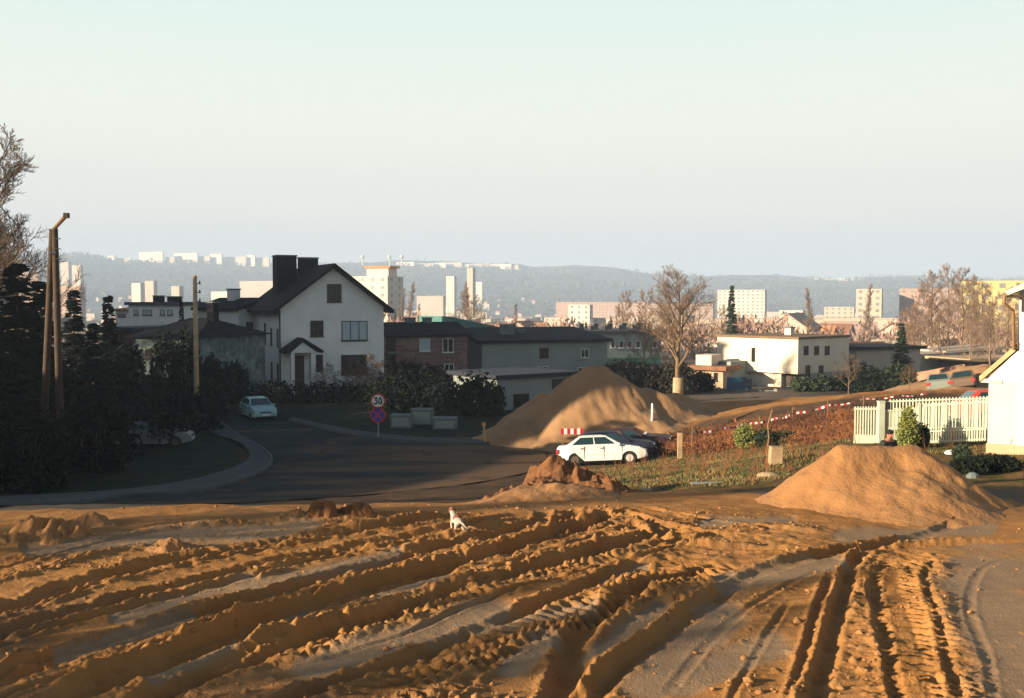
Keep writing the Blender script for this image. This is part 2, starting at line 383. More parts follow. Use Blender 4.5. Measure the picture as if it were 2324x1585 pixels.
    z[mid] += ((fbm(x[mid] * .9, y[mid] * .9, 111, 4) - .5) * .14 * smooth(22, 26, r[mid]))
    # tractor ruts on the dug road at the back
    bk = (x > 6) & (y > 50) & (y < 75)
    z[bk] += ((fbm(x[bk] * .35 + y[bk] * .1, y[bk] * 2.0, 121, 4) - .5) * .35)
    V = np.stack([x, y, z], 1)
    # surface kinds: R sand, G grass, B brown broken soil ; alpha = garden ground darkened for its shade
    pxl = 1162 + x / np.maximum(y, .1) * 2324; pyl = 680 - z / np.maximum(y, .1) * 2324
    nz = (fbm(x * .8, y * .8, 131, 4) - .5) * 40
    inv = (y > 0)
    sand = np.where(r < 23.5 + (fbm(x * .5, y * .5, 141, 3) - .5) * 3, 1., 0.)
    sand = np.maximum(sand, inv * (x > 6) * smooth(0, 6, np.interp(pxl, [1380, 1500, 1600, 1750, 1930, 2100, 2500], [1000, 985, 960, 930, 905, 897, 890]) - pyl + nz * .2) * (y < 80) * (pxl < 2350))
    sand = np.maximum(sand, (y <= 3) * (r < 40))
    grass = inv * (y > 23) * (pxl > 1300) * smooth(-3, 3, pyl - np.interp(pxl, [1300, 1450, 1560, 1700, 1940], [1062, 1052, 1030, 1015, 1003]) + nz * .3) * (y < 52) * (pxl < 2330)
    soil = inv * (y > 23) * (y < 66) * (1 - grass)
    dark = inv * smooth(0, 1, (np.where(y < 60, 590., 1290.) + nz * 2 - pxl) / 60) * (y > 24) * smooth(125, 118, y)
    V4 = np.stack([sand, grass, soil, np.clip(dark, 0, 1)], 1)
    return V, nr, nc, V4, damp_all
def ground_mat():
    m = bpy.data.materials.new('ground'); m.use_nodes = True; n = m.node_tree.nodes; l = m.node_tree.links; b = n['Principled BSDF']
    b.inputs['Roughness'].default_value = .9; b.inputs['Specular IOR Level'].default_value = .06
    at = n.new('ShaderNodeAttribute'); at.attribute_name = 'kind'; sp = n.new('ShaderNodeSeparateColor'); l.new(at.outputs['Color'], sp.inputs[0])
    ge = n.new('ShaderNodeNewGeometry')
    def noise(s, d=5, stretch=None):
        t = n.new('ShaderNodeTexNoise'); t.inputs['Scale'].default_value = s; t.inputs['Detail'].default_value = d; t.inputs['Roughness'].default_value = .6
        if stretch:
            mp = n.new('ShaderNodeMapping'); mp.inputs['Scale'].default_value = stretch; l.new(ge.outputs['Position'], mp.inputs[0]); l.new(mp.outputs[0], t.inputs[0])
        else: l.new(ge.outputs['Position'], t.inputs[0])
        return t.outputs['Fac']
    def ramp_(f, *st):
        r = n.new('ShaderNodeValToRGB'); l.new(f, r.inputs[0]); e = r.color_ramp.elements
        while len(e) < len(st): e.new(.5)
        for q, (p, c) in zip(e, st): q.position = p; q.color = (*c, 1)
        return r.outputs[0]
    def mix(f, a, c):
        x = n.new('ShaderNodeMix'); x.data_type = 'RGBA'; l.new(f, x.inputs[0]); l.new(a, x.inputs[6]); l.new(c, x.inputs[7]); return x.outputs[2]
    sand = ramp_(noise(.8, 8), (.3, (.255, .118, .037)), (.5, (.305, .145, .047)), (.72, (.335, .170, .062)))
    damp = ramp_(noise(2.6, 4), (.3, (.165, .09, .042)), (.7, (.235, .120, .05)))
    f = n.new('ShaderNodeMapRange'); f.inputs[1].default_value = .52; f.inputs[2].default_value = .68; l.new(noise(.35, 6), f.inputs[0])
    sand = mix(f.outputs[0], sand, damp)
    da = n.new('ShaderNodeAttribute'); da.attribute_name = 'damp'
    wet = ramp_(noise(1.1, 6), (.3, (.195, .125, .066)), (.7, (.275, .172, .092)))
    sand = mix(da.outputs['Fac'], sand, wet)
    rr_ = n.new('ShaderNodeMapRange'); rr_.inputs[3].default_value = .9; rr_.inputs[4].default_value = .7; l.new(da.outputs['Fac'], rr_.inputs[0]); l.new(rr_.outputs[0], b.inputs['Roughness'])
    rs_ = n.new('ShaderNodeMapRange'); rs_.inputs[3].default_value = .06; rs_.inputs[4].default_value = .2; l.new(da.outputs['Fac'], rs_.inputs[0]); l.new(rs_.outputs[0], b.inputs['Specular IOR Level'])
    grass = ramp_(noise(1.6, 8), (.30, (.035, .045, .012)), (.43, (.07, .065, .018)), (.52, (.14, .075, .03)), (.72, (.22, .115, .045)))
    soil = ramp_(noise(.7, 8), (.3, (.040, .028, .018)), (.6, (.085, .050, .028)), (.8, (.15, .080, .036)))
    dark = ramp_(noise(1.2, 6), (.3, (.010, .013, .009)), (.7, (.028, .034, .020)))  # near-black garden ground, its shade put into the colour
    town = ramp_(noise(.06, 9), (.3, (.06, .052, .042)), (.5, (.11, .088, .068)), (.7, (.16, .12, .09)))
    wood = ramp_(noise(.006, 12), (.3, (.050, .062, .070)), (.5, (.085, .088, .090)), (.7, (.16, .14, .12)))  # wood tones lifted to paint in some of the hill haze
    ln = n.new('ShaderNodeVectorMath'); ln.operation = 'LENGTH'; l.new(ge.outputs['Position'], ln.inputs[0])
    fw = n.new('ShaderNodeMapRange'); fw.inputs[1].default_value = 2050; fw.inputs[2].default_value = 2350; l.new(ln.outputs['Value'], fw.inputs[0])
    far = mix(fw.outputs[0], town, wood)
    c = mix(sp.outputs[2], far, soil); c = mix(sp.outputs[1], c, grass)
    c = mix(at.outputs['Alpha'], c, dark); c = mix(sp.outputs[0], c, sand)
    l.new(c, b.inputs['Base Color'])
    bp = n.new('ShaderNodeBump'); bp.inputs['Strength'].default_value = .9; bp.inputs['Distance'].default_value = .02
    l.new(noise(30, 6), bp.inputs['Height']); l.new(bp.outputs[0], b.inputs['Normal'])
    return m
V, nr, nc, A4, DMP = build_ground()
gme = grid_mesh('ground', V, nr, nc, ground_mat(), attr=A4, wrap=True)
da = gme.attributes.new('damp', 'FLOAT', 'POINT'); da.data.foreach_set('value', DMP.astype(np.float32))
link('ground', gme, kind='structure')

# ------------------------------------------------------------------ road, pavements, kerbs
def strip(name, Lp, Rp, off, mat, m=10, sub=8, **kw):
    Lw = dense(np.array([G(*p)[:2] for p in Lp]), .8); Rw = dense(np.array([G(*p)[:2] for p in Rp]), .8)
    n = 90
    def res(p):
        s = np.concatenate([[0], np.cumsum(np.hypot(*np.diff(p, axis=0).T))]); t = np.linspace(0, s[-1], n)
        return np.stack([np.interp(t, s, p[:, 0]), np.interp(t, s, p[:, 1])], 1)
    # keep stations paired: resample each span separately
    def res2(pts):
        out = []
        c = [np.array(G(*p)[:2]) for p in pts]; k = max(4, n // (len(c) - 1))
        d = []
        for i in range(len(c) - 1):
            p0 = c[max(i - 1, 0)]; p1 = c[i]; p2 = c[i + 1]; p3 = c[min(i + 2, len(c) - 1)]
            for j in range(k):
                t = j / k
                d.append(.5 * ((2 * p1) + (-p0 + p2) * t + (2 * p0 - 5 * p1 + 4 * p2 - p3) * t * t + (-p0 + 3 * p1 - 3 * p2 + p3) * t ** 3))
        d.append(c[-1]); return np.array(d)
    a = res2(Lp); b = res2(Rp); t = np.linspace(0, 1, m)[None, :, None]
    g = a[:, None] * (1 - t) + b[:, None] * t; x = g[..., 0].ravel(); y = g[..., 1].ravel()
    z = base_h(x, y) + off + .03
    return link(name, grid_mesh(name, np.stack([x, y, z], 1), len(a), m, mat), kind='structure', **kw), a, b
def kerb(edge, mat, top, w=.15):
    """one low kerb following a pavement edge"""
    e = edge; tg = np.gradient(e, axis=0); tg /= np.hypot(tg[:, 0], tg[:, 1])[:, None] + 1e-9; nn = np.stack([-tg[:, 1], tg[:, 0]], 1) * w / 2
    z = base_h(e[:, 0], e[:, 1]); rows = []
    for s, h in ((-1, -.1), (-1, top), (1, top), (1, -.1)): rows.append(np.column_stack([e + nn * s, z + h]))
    V = np.stack(rows, 1).reshape(-1, 3)
    return link('kerb', grid_mesh('kerb', V, len(e), 4, mat, smooth_=False), kind='structure')
asphalt = M('asphalt', (.022, .026, .028), .9, .35, .35, .3, fine=30, spec=.08)
def dirty(m, col, lo, hi, sc):
    n = m.node_tree.nodes; l = m.node_tree.links; b = n['Principled BSDF']; src = b.inputs['Base Color'].links[0].from_socket
    g_ = n.new('ShaderNodeNewGeometry'); mp = n.new('ShaderNodeMapping'); mp.inputs['Scale'].default_value = (.12 * sc, .30 * sc, .3); mp.inputs['Rotation'].default_value = (0, 0, -.25); l.new(g_.outputs['Position'], mp.inputs[0])
    t = n.new('ShaderNodeTexNoise'); t.inputs['Scale'].default_value = 1; t.inputs['Detail'].default_value = 7; l.new(mp.outputs[0], t.inputs[0])
    sx = n.new('ShaderNodeSeparateXYZ'); l.new(g_.outputs['Position'], sx.inputs[0]); mr_ = n.new('ShaderNodeMapRange'); mr_.inputs[1].default_value = -16; mr_.inputs[2].default_value = 3; mr_.inputs[3].default_value = -.22; mr_.inputs[4].default_value = .16; l.new(sx.outputs[0], mr_.inputs[0])
    ad = n.new('ShaderNodeMath'); ad.operation = 'ADD'; l.new(t.outputs['Fac'], ad.inputs[0]); l.new(mr_.outputs[0], ad.inputs[1])
    m2 = n.new('ShaderNodeMapRange'); m2.inputs[1].default_value = lo; m2.inputs[2].default_value = hi; l.new(ad.outputs[0], m2.inputs[0])
    x = n.new('ShaderNodeMix'); x.data_type = 'RGBA'; l.new(m2.outputs[0], x.inputs[0]); l.new(src, x.inputs[6]); x.inputs[7].default_value = (*col, 1); l.new(x.outputs[2], b.inputs['Base Color'])
dirty(asphalt, (.11, .064, .036), .36, .56, 1.3)
paving = M('pavement_slabs', (.026, .034, .038), .9, .4, 1.0, .2)
kerbm = M('kerb_stone', (.05, .058, .058), .9, .2, 2)
strip('road', [(470, 938), (530, 985), (590, 1020), (615, 1052), (560, 1088), (420, 1120), (230, 1138), (-200, 1166)],
      [(645, 958), (800, 993), (950, 1008), (1200, 1016), (1240, 1056), (1130, 1088), (900, 1118), (620, 1138)], 0.0, asphalt, 24)
s1, oa, ia = strip('pavement', [(405, 938), (480, 985), (548, 1013), (565, 1045), (512, 1074), (390, 1104), (215, 1124), (-200, 1142)],
      [(470, 938), (530, 985), (590, 1020), (615, 1052), (560, 1088), (420, 1124), (230, 1138), (-200, 1168)], .12, paving, 5)
kerb(ia, kerbm, .17)
s2, oa2, ia2 = strip('pavement', [(665, 952), (810, 982), (960, 998), (1110, 1004)], [(655, 957), (805, 991), (955, 1007), (1110, 1011)], .12, paving, 4)
kerb(ia2, kerbm, .17)

# ------------------------------------------------------------------ heaps of sand and soil
def heap(name, label, cones, bbox, res, mat, cat='sand heap', amp=.12, sc=1.2, seed=0, group=None, gully=0):
    x0, x1, y0, y1 = bbox; nx = int((x1 - x0) / res) + 1; ny = int((y1 - y0) / res) + 1
    gx, gy = np.meshgrid(np.linspace(x0, x1, nx), np.linspace(y0, y1, ny)); x = gx.ravel(); y = gy.ravel()
    wx = x + (fbm(x * sc, y * sc, seed + 1, 3) - .5) * amp * 4; wy = y + (fbm(x * sc, y * sc, seed + 2, 3) - .5) * amp * 4
    h = np.full(len(x), -1.)
    for (ax, ay, bx, by, hh, rad, tip) in cones:
        vx, vy = bx - ax, by - ay; L2 = vx * vx + vy * vy + 1e-9
        t = np.clip(((wx - ax) * vx + (wy - ay) * vy) / L2, 0, 1); dd = np.hypot(wx - ax - vx * t, wy - ay - vy * t)
        dd = np.sqrt(dd ** 2 + tip ** 2) - tip
        c = hh * (1 - dd / rad)
        c = np.where(c < hh * .10, hh * .10 - (hh * .10 - c) * .6, c)
        k = .25 * hh * .3
        m_ = np.maximum(h, c); h = m_ + np.maximum(0, k - np.abs(h - c)) ** 2 / (4 * k)
    h += (fbm(x * sc * 2, y * sc * 2, seed + 3, 5) - .5) * amp * (h > -.3)
    if gully: h += (np.abs(fbm(x * 1.1 + y * .3, y * .35, seed + 9, 4) - .5) - .12) * gully * np.clip(h, 0, 1)
    keep = h > -.12
    z = base_h(x, y) + np.minimum(h, 99)
    me = grid_mesh(name, np.stack([x, y, z], 1), ny, nx, mat, keep=keep)
    cxm = float(np.mean([c[0] for c in cones])); cym = float(np.mean([c[1] for c in cones])); zm = H(cxm, cym)
    me.transform(Matrix.Translation((-cxm, -cym, -zm)))
    return link(name, me, None, (cxm, cym, zm), label=label, cat=cat, group=group)
sand_m = M('heap_sand', (.25, .115, .040), .95, .3, .9, .5, col2=(.31, .155, .058), fine=14)
gsand_m = M('builders_sand', (.22, .118, .052), .95, .3, .6, .4, col2=(.31, .178, .085), fine=12)
soil_m = M('heap_soil', (.085, .036, .014), .95, .3, 1.8, .8, col2=(.22, .090, .030), fine=10)
heap('sand_pile', 'large smooth orange sand pile in front of the green fence and white house corner',
     [(7.0, 21.4, 8.6, 21.5, 1.20, 1.5, .15), (7.7, 20.9, 8.1, 20.8, .75, 1.6, .2)], (4.2, 11.8, 18.6, 24), .045, sand_m, amp=.10, sc=1.5, seed=5, gully=.12)
heap('sand_pile', 'huge ridged heap of sand at the roadside behind the parked cars',
     [(4.6, 60.5, 5.2, 60.8, 4.1, 4.9, .25), (2.0, 60.4, 2.6, 60.4, 2.5, 3.3, .4), (.2, 58.8, .9, 58.6, 1.25, 2.0, .5), (7.2, 61, 8.0, 61.4, 2.4, 3.6, .3), (3.4, 57.4, 4.2, 57.4, 1.0, 2.4, .5),
      (9.6, 63.6, 10.4, 64.4, 1.7, 2.6, .2), (5.6, 58.2, 6.6, 58.4, 1.8, 2.8, .2)], (-5, 14.5, 53, 69), .10, gsand_m, amp=.28, sc=.35, seed=33, gully=.5)
heap('soil_pile', 'pointed heap of brown crumbly soil in front of the white parked car',
     [(1.05, 25.2, 1.2, 25.2, 1.08, 1.25, .05), (1.8, 24.9, 2.1, 24.8, .55, .9, .1), (.4, 24.4, .8, 24.2, .40, 1.0, .2)], (-1.2, 3.9, 22.6, 27.5), .035, soil_m, cat='soil heap', amp=.17, sc=4.2, seed=61)
heap('sand_mound', 'small smooth sand mound at the foot of the brown soil heap', [(.35, 23.2, 1.3, 23.0, .34, .95, .2)], (-1.4, 3.2, 21.6, 24.6), .04, sand_m, amp=.10, sc=2, seed=71)
def clod(px, py, w, h, label, mat=soil_m, seed=0):
    d = gp([(px, py)])[0]; hw = w / 2324 * d[1] / 2
    hh = h / 2324 * d[1]
    return heap('dirt_clod', label, [(d[0] - hw * .3, d[1], d[0] + hw * .3, d[1], hh, hw, hw * .15)], (d[0] - 2 * hw - .1, d[0] + 2 * hw + .1, d[1] - 1.8 * hw - .1, d[1] + 1.8 * hw + .1),
                max(.02, hw / 14), mat, cat='dirt clod', amp=hh * .5, sc=5, seed=seed)
clod(735, 1168, 60, 34, 'left one of two brown dirt lumps at the edge of the sand beside the road', seed=3)
clod(806, 1164, 54, 30, 'right one of two brown dirt lumps at the edge of the sand beside the road', seed=8)
clod(672, 1170, 40, 18, 'low crumbled sand lump just left of the two brown dirt lumps', sand_m, seed=12)
clod(392, 1252, 70, 24, 'flat orange dirt lump alone between the tyre ruts at the left', sand_m, seed=14)
clod(100, 1225, 130, 46, 'long sand ridge lump at the far left edge of the tracks', sand_m, seed=18)
clod(215, 1190, 70, 24, 'thin slanting sand lump at the end of the dark tree shadow', sand_m, seed=19)

# ------------------------------------------------------------------ haze
mh = bpy.data.materials.new('haze'); mh.use_nodes = True; n_ = mh.node_tree.nodes; n_.clear()
vo = n_.new('ShaderNodeOutputMaterial'); pv = n_.new('ShaderNodeVolumePrincipled'); mh.node_tree.links.new(pv.outputs[0], vo.inputs['Volume'])
pv.inputs['Color'].default_value = (.62, .78, 1.0, 1); pv.inputs['Density'].default_value = .00031; pv.inputs['Anisotropy'].default_value = 0.0
MB().box(-3200, 3200, -120, 4600, -62, 135).build('haze', mh, kind='stuff')

# loose clods thrown out of the ruts
def clods(n, seed):
    g = np.random.RandomState(seed); ph = (1 + 5 ** .5) / 2
    ico = np.array([(-1, ph, 0), (1, ph, 0), (-1, -ph, 0), (1, -ph, 0), (0, -1, ph), (0, 1, ph), (0, -1, -ph), (0, 1, -ph), (ph, 0, -1), (ph, 0, 1), (-ph, 0, -1), (-ph, 0, 1)]) / 1.9
    fc = np.array([(0, 11, 5), (0, 5, 1), (0, 1, 7), (0, 7, 10), (0, 10, 11), (1, 5, 9), (5, 11, 4), (11, 10, 2), (10, 7, 6), (7, 1, 8), (3, 9, 4), (3, 4, 2), (3, 2, 6), (3, 6, 8), (3, 8, 9), (4, 9, 5), (2, 4, 11), (6, 2, 10), (8, 6, 7), (9, 8, 1)])
    idx = np.nonzero((V[:, 1] > 8) & (np.hypot(V[:, 0], V[:, 1]) < 22.5) & (np.abs(V[:, 0]) < .56 * V[:, 1]))[0]
    zb = base_h(V[idx, 0], V[idx, 1]); w = np.clip(V[idx, 2] - zb - .0, .0, .2) * (fbm(V[idx, 0] * 1.1, V[idx, 1] * 1.1, 301, 3) > .47) + .003; w = w * V[idx, 1] ** 1.3; w /= w.sum()
    pk = g.choice(idx, n, p=w); P_ = V[pk]; s = np.exp(g.normal(math.log(.017), .55, n)).clip(.008, .075)
    v = P_[:, None] + ico[None] * s[:, None, None] * g.uniform(.55, 1.3, (n, 12, 1)) * np.array([1, 1, .7]) + np.array([0, 0, 1]) * (s * .25)[:, None, None]
    T = v[:, fc].reshape(-1, 3, 3); me = bpy.data.meshes.new('loose_clods'); VV = T.reshape(-1, 3); me.vertices.add(len(VV)); me.vertices.foreach_set('co', VV.astype(np.float32).ravel())
    me.loops.add(len(VV)); me.loops.foreach_set('vertex_index', np.arange(len(VV), dtype=np.int32)); me.polygons.add(len(T)); me.polygons.foreach_set('loop_start', np.arange(0, len(VV), 3, dtype=np.int32)); me.update(calc_edges=True); me.materials.append(sand_m)
    link('loose_clods', me, kind='stuff')
clods(2400, 5)
# ------------------------------------------------------------------ shared building materials
WH = M('white_render', (.56, .57, .56), .9, .10, .5, .1, fine=20, col2=(.68, .68, .66))
GREYR = M('grey_render', (.22, .25, .23), .9, .12, .5, .1, fine=20)
CREAM = M('cream_render', (.62, .54, .42), .9, .10, .6)
PALE = M('pale_sunlit_render', (.40, .34, .28), .9, .12, .05)
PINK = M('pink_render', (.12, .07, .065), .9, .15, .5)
BRICKM = M('brown_brick', (.15, .09, .075), .9, .25, 6)
MORT = M('brick_wall', (.20, .13, .11), .9, .2, .7, .3, fine=25)
ROOFD = M('dark_roof', (.011, .011, .014), .9, .3, 1.5, .2, spec=.15)
ROOFF = M('felt_roof', (.05, .05, .06), .9, .3, .8)
ROOFT = M('teal_roof', (.07, .17, .16), .6, .2, .8)
ROOFR = M('rusty_roof', (.22, .10, .05), .8, .3, .8)
FRAME = M('brown_frame', (.045, .022, .015), .6, .2, 4)
FRAMEW = M('white_frame', (.6, .6, .58), .6, .08, 4)
DARKP = M('dark_pane', (.010, .012, .016), .15, .2, 2, spec=.5)
CURT = M('curtained_pane', (.30, .40, .44), .4, .15, 3)
WOOD = M('weathered_wood', (.20, .115, .055), .85, .3, 3, .3)
WOODL = M('pale_wood', (.36, .25, .14), .85, .25, 3, .2)
WOODD = M('dark_wood', (.035, .022, .015), .8, .3, 3)
CONC = M('concrete', (.12, .14, .135), .9, .2, 1.5, .3)
METG = M('galvanised_metal', (.30, .32, .33), .5, .15, 4, metal=.4)
STEEL = M('dark_metal', (.03, .03, .035), .5, .2, 4, metal=.3)
BLK = M('black_rubber', (.012, .012, .013), .85, .2, 6)

class House:
    """footprint: front runs from A to B in plan, body lies behind it"""
    def __init__(s, name, label, A, B, dp, z0, h, cat='house', group=None):
        s.A = Vector((A[0], A[1])); s.B = Vector((B[0], B[1])); d = s.B - s.A; s.w = d.length; s.dp = dp; s.h = h; s.z0 = z0
        s.rot = math.atan2(d.y, d.x); s.u = d.normalized(); s.n = Vector((-s.u.y, s.u.x))
        s.root = thing(name, label, cat, (A[0], A[1], z0), s.rot, group)
    def hit(s, face, px, py):
        """local (along, z) of a layout point on face F (front), R (right side), L (left side)"""
        r = ray(px, py)
        if face == 'F': o, dr, nn = s.A, s.u, s.n
        elif face == 'R': o, dr, nn = s.B, s.n, s.u
        else: o, dr, nn = s.A, s.n, s.u
        t = o.dot(nn) / (Vector((r.x, r.y)).dot(nn)); q = r * t
        return (Vector((q.x, q.y)) - o).dot(dr), q.z - s.z0
    def z(s, px, py, d): return ray(px, py).z * d - s.z0
    def wall(s, mat, h=None, name='wall', base=1.0):
        return MB().box(0, s.w, 0, s.dp, -base, h or s.h).build(name, mat, s.root)
    def gable_wall(s, mat, ridge_h, front_gable=True, base=1.0):
        if front_gable: poly = [(0, -base), (s.w, -base), (s.w, s.h), (s.w / 2, ridge_h), (0, s.h)]; return MB().prism(poly, 'y', 0, s.dp).build('wall', mat, s.root)
        poly = [(0, -base), (s.dp, -base), (s.dp, s.h), (s.dp / 2, ridge_h), (0, s.h)]; return MB().prism(poly, 'x', 0, s.w).build('wall', mat, s.root)
    def gable_roof(s, mat, ridge_h, front_gable=True, over=.5, th=.18, name='roof'):
        m = MB(); hw = (s.w if front_gable else s.dp) / 2; sl = (ridge_h - s.h) / hw; lo = s.h - sl * over
        L = s.dp if front_gable else s.w
        g = .012
        prof = [(-over, lo + g), (hw, ridge_h + g), (2 * hw + over, lo + g), (2 * hw + over, lo + th), (hw, ridge_h + th * 1.25), (-over, lo + th)]
        # two slabs butted at the ridge
        for a in ([prof[0], prof[1], prof[4], prof[5]], [prof[1], prof[2], prof[3], prof[4]]): m.prism(a, 'y' if front_gable else 'x', -over, L + over)
        return m.build(name, mat, s.root)
    def flat_roof(s, mat, over=.25, th=.25, z=None, name='roof'):
        z = s.h if z is None else z
        return MB().box(-over, s.w + over, -over, s.dp + over, z + .004, z + th).build(name, mat, s.root)
    def shed_roof(s, mat, h2, over=.4, th=.2, axis='x'):
        """slab sloping from h at one side to h2 at the other"""
        if axis == 'x':
            k = (h2 - s.h) / s.w; f = lambda x: s.h + k * x + .01
            poly = [(-over, f(-over)), (s.w + over, f(s.w + over)), (s.w + over, f(s.w + over) + th), (-over, f(-over) + th)]
            return MB().prism(poly, 'y', -over, s.dp + over).build('roof', mat, s.root)
        k = (h2 - s.h) / s.dp; f = lambda x: s.h + k * x + .01
        poly = [(-over, f(-over)), (s.dp + over, f(s.dp + over)), (s.dp + over, f(s.dp + over) + th), (-over, f(-over) + th)]
        return MB().prism(poly, 'x', -over, s.w + over).build('roof', mat, s.root)
    def win(s, face, x0, x1, y0, y1, bars=1, fm=None, pm=None, sill=True, name='window', fw=.07):
        u0, z1 = s.hit(face, x0, y0); u1, z0 = s.hit(face, x1, y1)
        if u0 > u1: u0, u1 = u1, u0
        return s.winl(face, u0, u1, z0, z1, bars, fm, pm, sill, name, fw)
    def winl(s, face, u0, u1, z0, z1, bars=1, fm=None, pm=None, sill=True, name='window', fw=.07):
        fm = fm or FRAME; pm = pm or DARKP
        m = MB(); f = m.box
        f(u0, u0 + fw, -.05, .0, z0, z1); f(u1 - fw, u1, -.05, .0, z0, z1); f(u0 + fw, u1 - fw, -.05, .0, z1 - fw, z1); f(u0 + fw, u1 - fw, -.05, .0, z0, z0 + fw)
        k = bars
        for i in range(1, k + 1):
            c = u0 + (u1 - u0) * i / (k + 1); f(c - fw / 2, c + fw / 2, -.047, .0, z0 + fw, z1 - fw)
        fr = m.build(name, fm, s.root)
        e = [u0 + (u1 - u0) * i / (k + 1) for i in range(k + 2)]
        for a, b in zip(e, e[1:]):
            MB().box(a + fw * .5, b - fw * .5, -.02, -.004, z0 + fw, z1 - fw).build('pane', pm, fr)
        if sill: MB().box(u0 - .06, u1 + .06, -.12, -.0, z0 - .06, z0 - .003).build('sill', fm, fr)
        s._face(fr, face); return fr
    def _face(s, o, face):
        if face == 'R': o.matrix_local = Matrix.Translation((s.w, 0, 0)) @ Matrix.Rotation(math.pi / 2, 4, 'Z')
        elif face == 'L': o.matrix_local = Matrix.Translation((0, 0, 0)) @ Matrix.Rotation(-math.pi / 2, 4, 'Z') @ Matrix.Scale(-1, 4, (1, 0, 0))
    def part(s, name, mb, mat, face='F', **kw):
        o = mb.build(name, mat, s.root, **kw); s._face(o, face); return o
    def chimney(s, x0, x1, y0, y1, z0, z1, mat, parent=None):
        c = MB().box(x0, x1, y0, y1, z0, z1).build('chimney', mat, parent or s.root)
        MB().box(x0 - .07, x1 + .07, y0 - .07, y1 + .07, z1 + .003, z1 + .12).build('chimney_cap', CONC, c); return c

def A_(px, d): return (X(px, d), d)

# ================================================================== the white gabled house
d0 = 89; ZB = H(X(740, d0), d0) - .1
h1 = House('gabled_house', 'tall white gabled house with dark roof, black chimney stacks and small porch', A_(637, 87.2), A_(871, 91.0), 12.5, ZB, 0)
eaveL = h1.z(640, 703, 87.2); ridge = h1.z(757, 600, 89); h1.h = (eaveL + h1.z(873, 692, 91)) / 2
h1.gable_wall(WH, ridge - .35)
rf = h1.gable_roof(ROOFD, ridge - .3, True, .75, .3)
zr = ridge
h1.chimney(h1.w / 2 - 3.5, h1.w / 2 - 1.7, 6.4, 8.4, h1.h + 1, h1.z(640, 581, 93) , ROOFD, rf)
h1.chimney(h1.w / 2 - 1.2, h1.w / 2 + .5, 7.2, 8.2, h1.h + 2, ridge + .75, ROOFD, rf)
h1.win('F', 742, 775, 645, 686, 1)
h1.win('F', 704, 734, 728, 764, 1)
h1.win('F', 775, 834, 729, 773, 2, pm=CURT)
h1.win('F', 703, 733, 806, 843, 1)
h1.win('F', 774, 833, 806, 850, 2)
h1.part('plinth', MB().box(-.03, h1.w + .03, -.06, -.003, -.8, .55), CONC)
h1.part('drainpipe', MB().tube((-.1, -.1, .2), (-.1, -.1, h1.h - .2), .06), STEEL)
# porch with its own small roof
u0, _ = h1.hit('F', 640, 850); u1, _ = h1.hit('F', 716, 850); zt = h1.hit('F', 680, 772)[1]; ze = h1.hit('F', 680, 800)[1]
pr = MB(); um = (u0 + u1) / 2 - .1
pr.prism([(u0 - .2, ze), (um, zt), (um, zt + .25), (u0 - .3, ze + .2)], 'y', -2.3, -.003); pr.prism([(um, zt), (u1 + .1, ze), (u1 + .2, ze + .2), (um, zt + .25)], 'y', -2.3, -.003)
po = h1.part('porch_roof', pr, ROOFD)
MB().prism([(u0 + .3, ze + .05), (u1 - .3, ze + .05), (um, zt - .1)], 'y', -2.0, -1.9).build('porch_gable', WH, po)
MB().box(u0 + .35, u0 + .65, -2.0, -1.7, -.6, ze + .03).build('porch_pillar', WH, h1.root)
MB().box(u1 - .85, u1 - .45, -2.0, -1.6, -.6, ze + .03).build('porch_pillar', WH, h1.root)
MB().box(u0 + .9, u1 - 1.0, -.12, -.004, -.2, ze - .3).build('door', FRAME, h1.root)
MB().box(u0 + .1, u1 - .2, -2.2, -.07, -.7, -.25).build('porch_step', CONC, h1.root)
for a, b, c, d in ((.9, 1.5, 4.0, 5.6), (3.6, 4.2, 4.0, 5.6), (6.4, 7.0, 4.0, 6.0), (.9, 1.5, 1.0, 2.6), (3.6, 4.2, 1.0, 2.6)): h1.winl('L', a, b, c, d, 0, sill=False)
h2 = House('house_wing', 'pale stair wing with wooden balcony at the left of the white gabled house', A_(541, 96.5), A_(588, 98.5), 6, ZB, 0, cat='house')
h2.h = h2.z(560, 702, 97); h2.wall(WH); rw = h2.shed_roof(ROOFD, h2.h + .7, .5, .25)
h2.chimney(1.9, 2.7, 3, 4, h2.h, h2.z(600, 658, 99), WH, rw)
h2.winl('F', .9, 1.7, 3.7, 6.0, 0, sill=False, name='balcony_door'); h2.winl('F', .5, 1.4, .6, 2.6, 1)
ub0, zb0 = .3, 3.55; ub1 = 1.9
bal = MB().box(ub0, ub1, -1.1, -.005, zb0 - .15, zb0).build('balcony', CONC, h2.root)
for k in range(8):
    xx = ub0 + .03 + (ub1 - ub0 - .1) * k / 7; MB().box(xx, xx + .05, -1.08, -1.03, zb0 + .003, zb0 + .9).build('baluster', FRAME, bal)
for zz in (.35, .65, .92): MB().box(ub0, ub1, -1.12, -1.085, zb0 + zz, zb0 + zz + .12).build('rail', WOOD, bal)
# long low block behind the pole
h3 = House('row_house', 'long low greenish block with sloping dark roof behind the bare wooden pole', (X(452, 112), 112), (X(548, 106), 106), 9, ZB - .3, 0)
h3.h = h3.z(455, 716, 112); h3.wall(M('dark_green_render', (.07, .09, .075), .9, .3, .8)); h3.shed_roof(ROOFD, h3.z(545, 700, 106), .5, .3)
for i in range(4): h3.win('F', 462 + i * 20, 470 + i * 20, 742, 760, 0, sill=False)
for i in range(4): h3.win('F', 463 + i * 20, 471 + i * 20, 792, 812, 0, sill=False)
for xx in (1.3, 4.2): h3.chimney(xx, xx + .8, 3, 4, h3.h + .1, h3.h + 1.3, CONC)

